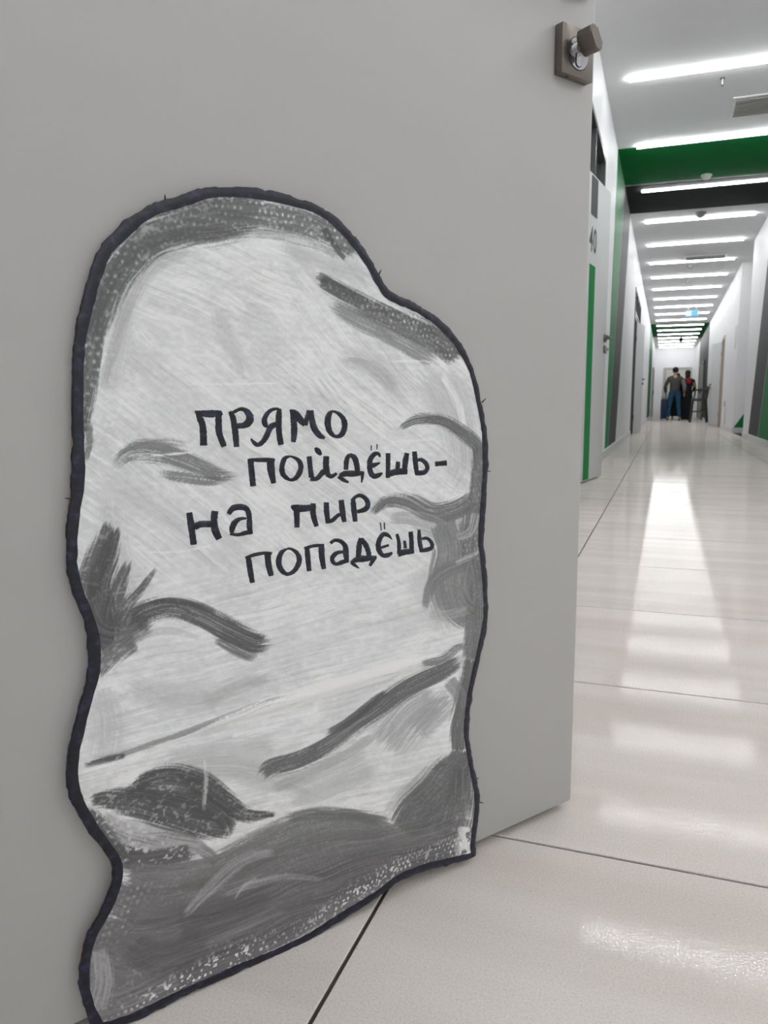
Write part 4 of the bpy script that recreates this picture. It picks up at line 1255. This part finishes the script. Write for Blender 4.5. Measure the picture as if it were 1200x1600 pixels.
def person(loc, rz, height, look, label):
    """figure facing local +Y, feet at z = 0; look = dict of pose and clothing"""
    S = height / 1.75
    st = look.get('stride', 0.0)      # feet apart sideways
    lf, rf = look.get('feet', (0.1, -0.1))
    V_ = [(0, 0, .98, .135, .10), (0, 0, 1.12, .125, .095), (0, .0, 1.28, .15, .105), (0, -.01, 1.40, .14, .09), (0, 0, 1.475, .055), (0, .015, 1.55, .058),
          (0, .02, 1.63, .082, .092), (0, .015, 1.69, .070, .080)]
    E_ = [(0, 1), (1, 2), (2, 3), (3, 4), (4, 5), (5, 6), (6, 7)]
    def add(v, p):
        V_.append(v); E_.append((p, len(V_) - 1)); return len(V_) - 1
    for s, fy in ((-1, lf), (1, rf)):
        h = add((s * .095, 0, .90, .088), 0)
        k = add((s * (.10 + st * .5), fy * .5 + .03, .50, .058), h)
        a = add((s * (.10 + st), fy, .10, .040), k)
        h2 = add((s * (.10 + st), fy - .01, .045, .042), a)
        add((s * (.11 + st), fy + .14, .035, .036), h2)
    hands = []
    for s, (el, wr) in ((-1, look['larm']), (1, look['rarm'])):
        sh = add((s * .185, -.005, 1.38, .058), 3)
        e = add((*el, .044), sh)
        w = add((*wr, .030), e)
        d = (Vector(wr) - Vector(el)).normalized()
        p = Vector(wr) + d * .07
        hd = add((*p, .034, .022), w)
        for q in range(4):
            side = Vector((0.0, 1.0, 0.0)) * (q - 1.5) * .018
            tip = p + d * (.075 + .012 * (1.5 - abs(q - 1.5))) + side
            add((*tip, .0085), hd)
        th = p + Vector((0, .05, 0)) + d * .02
        add((*th, .010), hd)
        hands.append(p)
    V_ = [(x * S, y * S, z * S, *[r * S for r in rr]) for x, y, z, *rr in V_]
    body = mesh_obj('person', skin_mesh('person', V_, E_), M['skin'])
    body.location = loc; body.rotation_euler = (0, 0, rz)
    tag(body, label, 'person')
    # hair
    g = G().ball((0, .005 * S, 1.672 * S), .102 * S, 18, (.92, 1.05, 1.0))
    if look.get('long_hair'):
        g.ball((0, -.05 * S, 1.56 * S), .085 * S, 14, (1, .7, 1.35))
    o = g.obj('hair', M['hair'], body, smooth=True)
    # face bits
    for s in (-1, 1):
        G().ball((s * .034 * S, .108 * S, 1.63 * S), .012 * S, 8).obj('eye', M['white_plastic'], body)
        G().ball((s * .088 * S, .02 * S, 1.62 * S), .022 * S, 8, (.5, .8, 1.3)).obj('ear', M['skin'], body)
    G().ball((0, .118 * S, 1.60 * S), .014 * S, 8, (.8, 1.2, 1.5)).obj('nose', M['skin'], body)
    G().box(-.022 * S, .022 * S, .095 * S, .110 * S, 1.558 * S, 1.566 * S).obj('mouth', M['cloth_red'], body)
    # top: torso and sleeves
    cl = [(0, 0, .80, .178, .138), (0, 0, 1.04, .172, .132), (0, 0, 1.26, .180, .130), (0, -.01, 1.395, .165, .112), (0, 0, 1.51, .080)]
    ce = [(0, 1), (1, 2), (2, 3), (3, 4)]
    for s, (el, wr) in ((-1, look['larm']), (1, look['rarm'])):
        b = len(cl)
        cl += [(s * .195, -.005, 1.375, .078), (*el, .060), (*wr, .046)]
        ce += [(3, b), (b, b + 1), (b + 1, b + 2)]
    cl = [(x * S, y * S, z * S, *[r * S for r in rr]) for x, y, z, *rr in cl]
    mesh_obj('top', skin_mesh('top', cl, ce), look['top'], body)
    if look.get('skirt'):
        prof = [(.02, .14), (.10, .17), (.35, .215), (.60, .215), (.82, .195), (.98, .175), (1.06, .155)]
        hem = look.get('hem', 0)
        if hem:
            prof = [(hem, .20)] + [q for q in prof if q[0] > hem + .1]
        g = G(); rings = []
        for z, r in prof:
            ring = []
            for i in range(28):
                t = 2 * math.pi * i / 28
                rr = r * (1 + (.05 * math.sin(t * 7) if z < .8 else 0))
                ring.append(g.bm.verts.new((rr * math.cos(t) * S, rr * .8 * math.sin(t) * S, z * S)))
            rings.append(ring)
        for a, b in zip(rings[:-1], rings[1:]):
            for i in range(28):
                g.bm.faces.new((a[i], a[(i + 1) % 28], b[(i + 1) % 28], b[i]))
        g.obj('skirt', look['skirt'], body, smooth=True)
    else:
        tl_ = [(0, 0, 1.10, .150, .118)]; te = []
        for s, fy in ((-1, lf), (1, rf)):
            b = len(tl_)
            tl_ += [(s * .095, 0, .88, .108), (s * (.10 + st * .5), fy * .5 + .03, .50, .080), (s * (.10 + st), fy, .09, .066)]
            te += [(0, b), (b, b + 1), (b + 1, b + 2)]
        tl_ = [(x * S, y * S, z * S, *[r * S for r in rr]) for x, y, z, *rr in tl_]
        mesh_obj('trousers', skin_mesh('trousers', tl_, te), look['trousers'], body)
    for s, fy in ((-1, lf), (1, rf)):
        G().ball((s * (.10 + st) * S, (fy + .055) * S, .05 * S), .05 * S, 14, (.95, 2.7, 1.0)).obj('shoe', look['shoes'], body, smooth=True)
    if look.get('scarf'):
        g = G().ball((0, -.03 * S, 1.43 * S), .12 * S, 16, (1.15, .95, .55))
        g.ball((0.05 * S, -.10 * S, 1.36 * S), .07 * S, 12, (1.2, .4, 1.0))
        g.obj('scarf', look['scarf'], body, smooth=True)
    if look.get('strap'):
        g = G().cyl((.19 * S, -.05 * S, 1.40 * S), (.245 * S, -.06 * S, 1.16 * S), .03 * S, .028 * S, 10)
        g.obj('shoulder_strap', look['strap'], body)
    return body, [Vector(h) * S for h in hands]


man, mh = person((0.27, 28.25, 0), 0.0, 1.79, dict(stride=.085, feet=(.05, -.06), larm=((-.30, -.06, 1.13), (-.28, .04, .92)), rarm=((.29, -.03, 1.14), (.30, .06, .92)),
                top=M['sweater'], trousers=M['jeans'], shoes=M['shoe_brown']), 'person in grey sweater and blue jeans walking away with feet apart')
woman, _ = person((0.675, 28.75, 0), 0.0, 1.70, dict(feet=(.08, -.06), larm=((-.22, .06, 1.12), (-.16, .2, 1.05)), rarm=((.25, .02, 1.13), (.20, .16, 1.02)), long_hair=True,
                  top=M['cloth_black'], skirt=M['cloth_black'], shoes=M['black'], scarf=M['cloth_red'], strap=M['cloth_yellow']), 'dark haired person in long black dress with red scarf')
third, _ = person((0.36, 29.25, 0), 0.0, 1.62, dict(stride=.03, feet=(.02, -.03), larm=((-.20, .08, 1.10), (-.10, .22, 1.05)), rarm=((.20, .08, 1.10), (.10, .22, 1.05)),
                  top=M['cloth_black'], skirt=M['cloth_black'], hem=.14, shoes=M['shoe_white']), 'person in black with white shoes hidden behind the person in jeans')
# the man's right sleeve is a paler grey, bulging at the elbow
SM = 1.79 / 1.75
mesh_obj('sleeve', skin_mesh('sleeve', [(.205 * SM, -.005, 1.37 * SM, .082), (.285 * SM, -.03, 1.20 * SM, .080), (.305 * SM, -.02, 1.08 * SM, .074), (.30 * SM, .04, .95 * SM, .05)], [(0, 1), (1, 2), (2, 3)]), M['sweater_light'], man)['label'] = 'pale grey right sleeve'

t = empty('suitcase', (-0.045, 28.78, 0))
smooth_by_angle(G().box(-.115, .115, -.12, .12, 0.05, 0.72, bevel=.03, seg=3).obj('shell', M['case_blue'], t))
smooth_by_angle(G().box(-.11, .11, -.115, .115, 0.72, 0.80, bevel=.02, seg=2).obj('lid', M['paper'], t))
for sx in (-1, 1):
    for sy in (-1, 1):
        G().cyl((sx * .085 - .012, sy * .09, .028), (sx * .085 + .012, sy * .09, .028), .028, n=14).obj('wheel', M['black'], t)
        G().box(sx * .085 - .016, sx * .085 + .016, sy * .09 - .016, sy * .09 + .016, .03, .056).obj('wheel_mount', M['black'], t)
g = G().cyl((-.07, .05, .78), (-.07, .05, 1.12), .009, n=8).cyl((.07, .05, .78), (.07, .05, 1.12), .009, n=8).cyl((-.085, .05, 1.12), (.085, .05, 1.12), .014, n=10)
g.obj('pull_handle', M['grey_plastic'], t)
tag(t, 'navy blue upright case with pale top beside the person in jeans', 'suitcase')

# dark wooden bar chair, seen from its side, back towards the right wall
t = empty('bar_chair', (0.955, 25.25, 0))
G().box(-.23, .20, -.19, .19, .645, .725, bevel=.012).obj('seat', M['seat_dark'], t)
for sy in (-1, 1):
    G().cyl((-.24, sy * .17, 0), (-.19, sy * .15, .67), .034, .038, 10).obj('leg', M['wood_dark'], t)
    G().cyl((.235, sy * .17, 0), (.165, sy * .15, .70), .038, .046, 10).obj('leg', M['wood_dark'], t)
    G().cyl((.165, sy * .15, .70), (.225, sy * .15, 1.08), .050, .042, 10).obj('back_post', M['wood_dark'], t)
    G().cyl((-.215, sy * .16, .33), (.205, sy * .16, .33), .021, n=8).obj('stretcher', M['wood_dark'], t)
    G().cyl((-.12, sy * .165, .98), (.21, sy * .155, 1.0), .024, n=8).obj('armrest', M['wood_dark'], t)
    G().cyl((-.12, sy * .165, .98), (-.16, sy * .155, .70), .020, n=8).obj('arm_post', M['wood_dark'], t)
for x, z in ((-.217, .28), (.20, .28)):
    G().cyl((x, -.16, z), (x, .16, z), .021, n=8).obj('stretcher', M['wood_dark'], t)
for k in range(3):
    G().box(.175 + k * .022, .20 + k * .022, -.14, .14, .80 + k * .10, .86 + k * .10, bevel=.004).obj('back_rail', M['wood_dark'], t)
tag(t, 'dark wooden bar chair standing by the right wall', 'chair')
print('done')
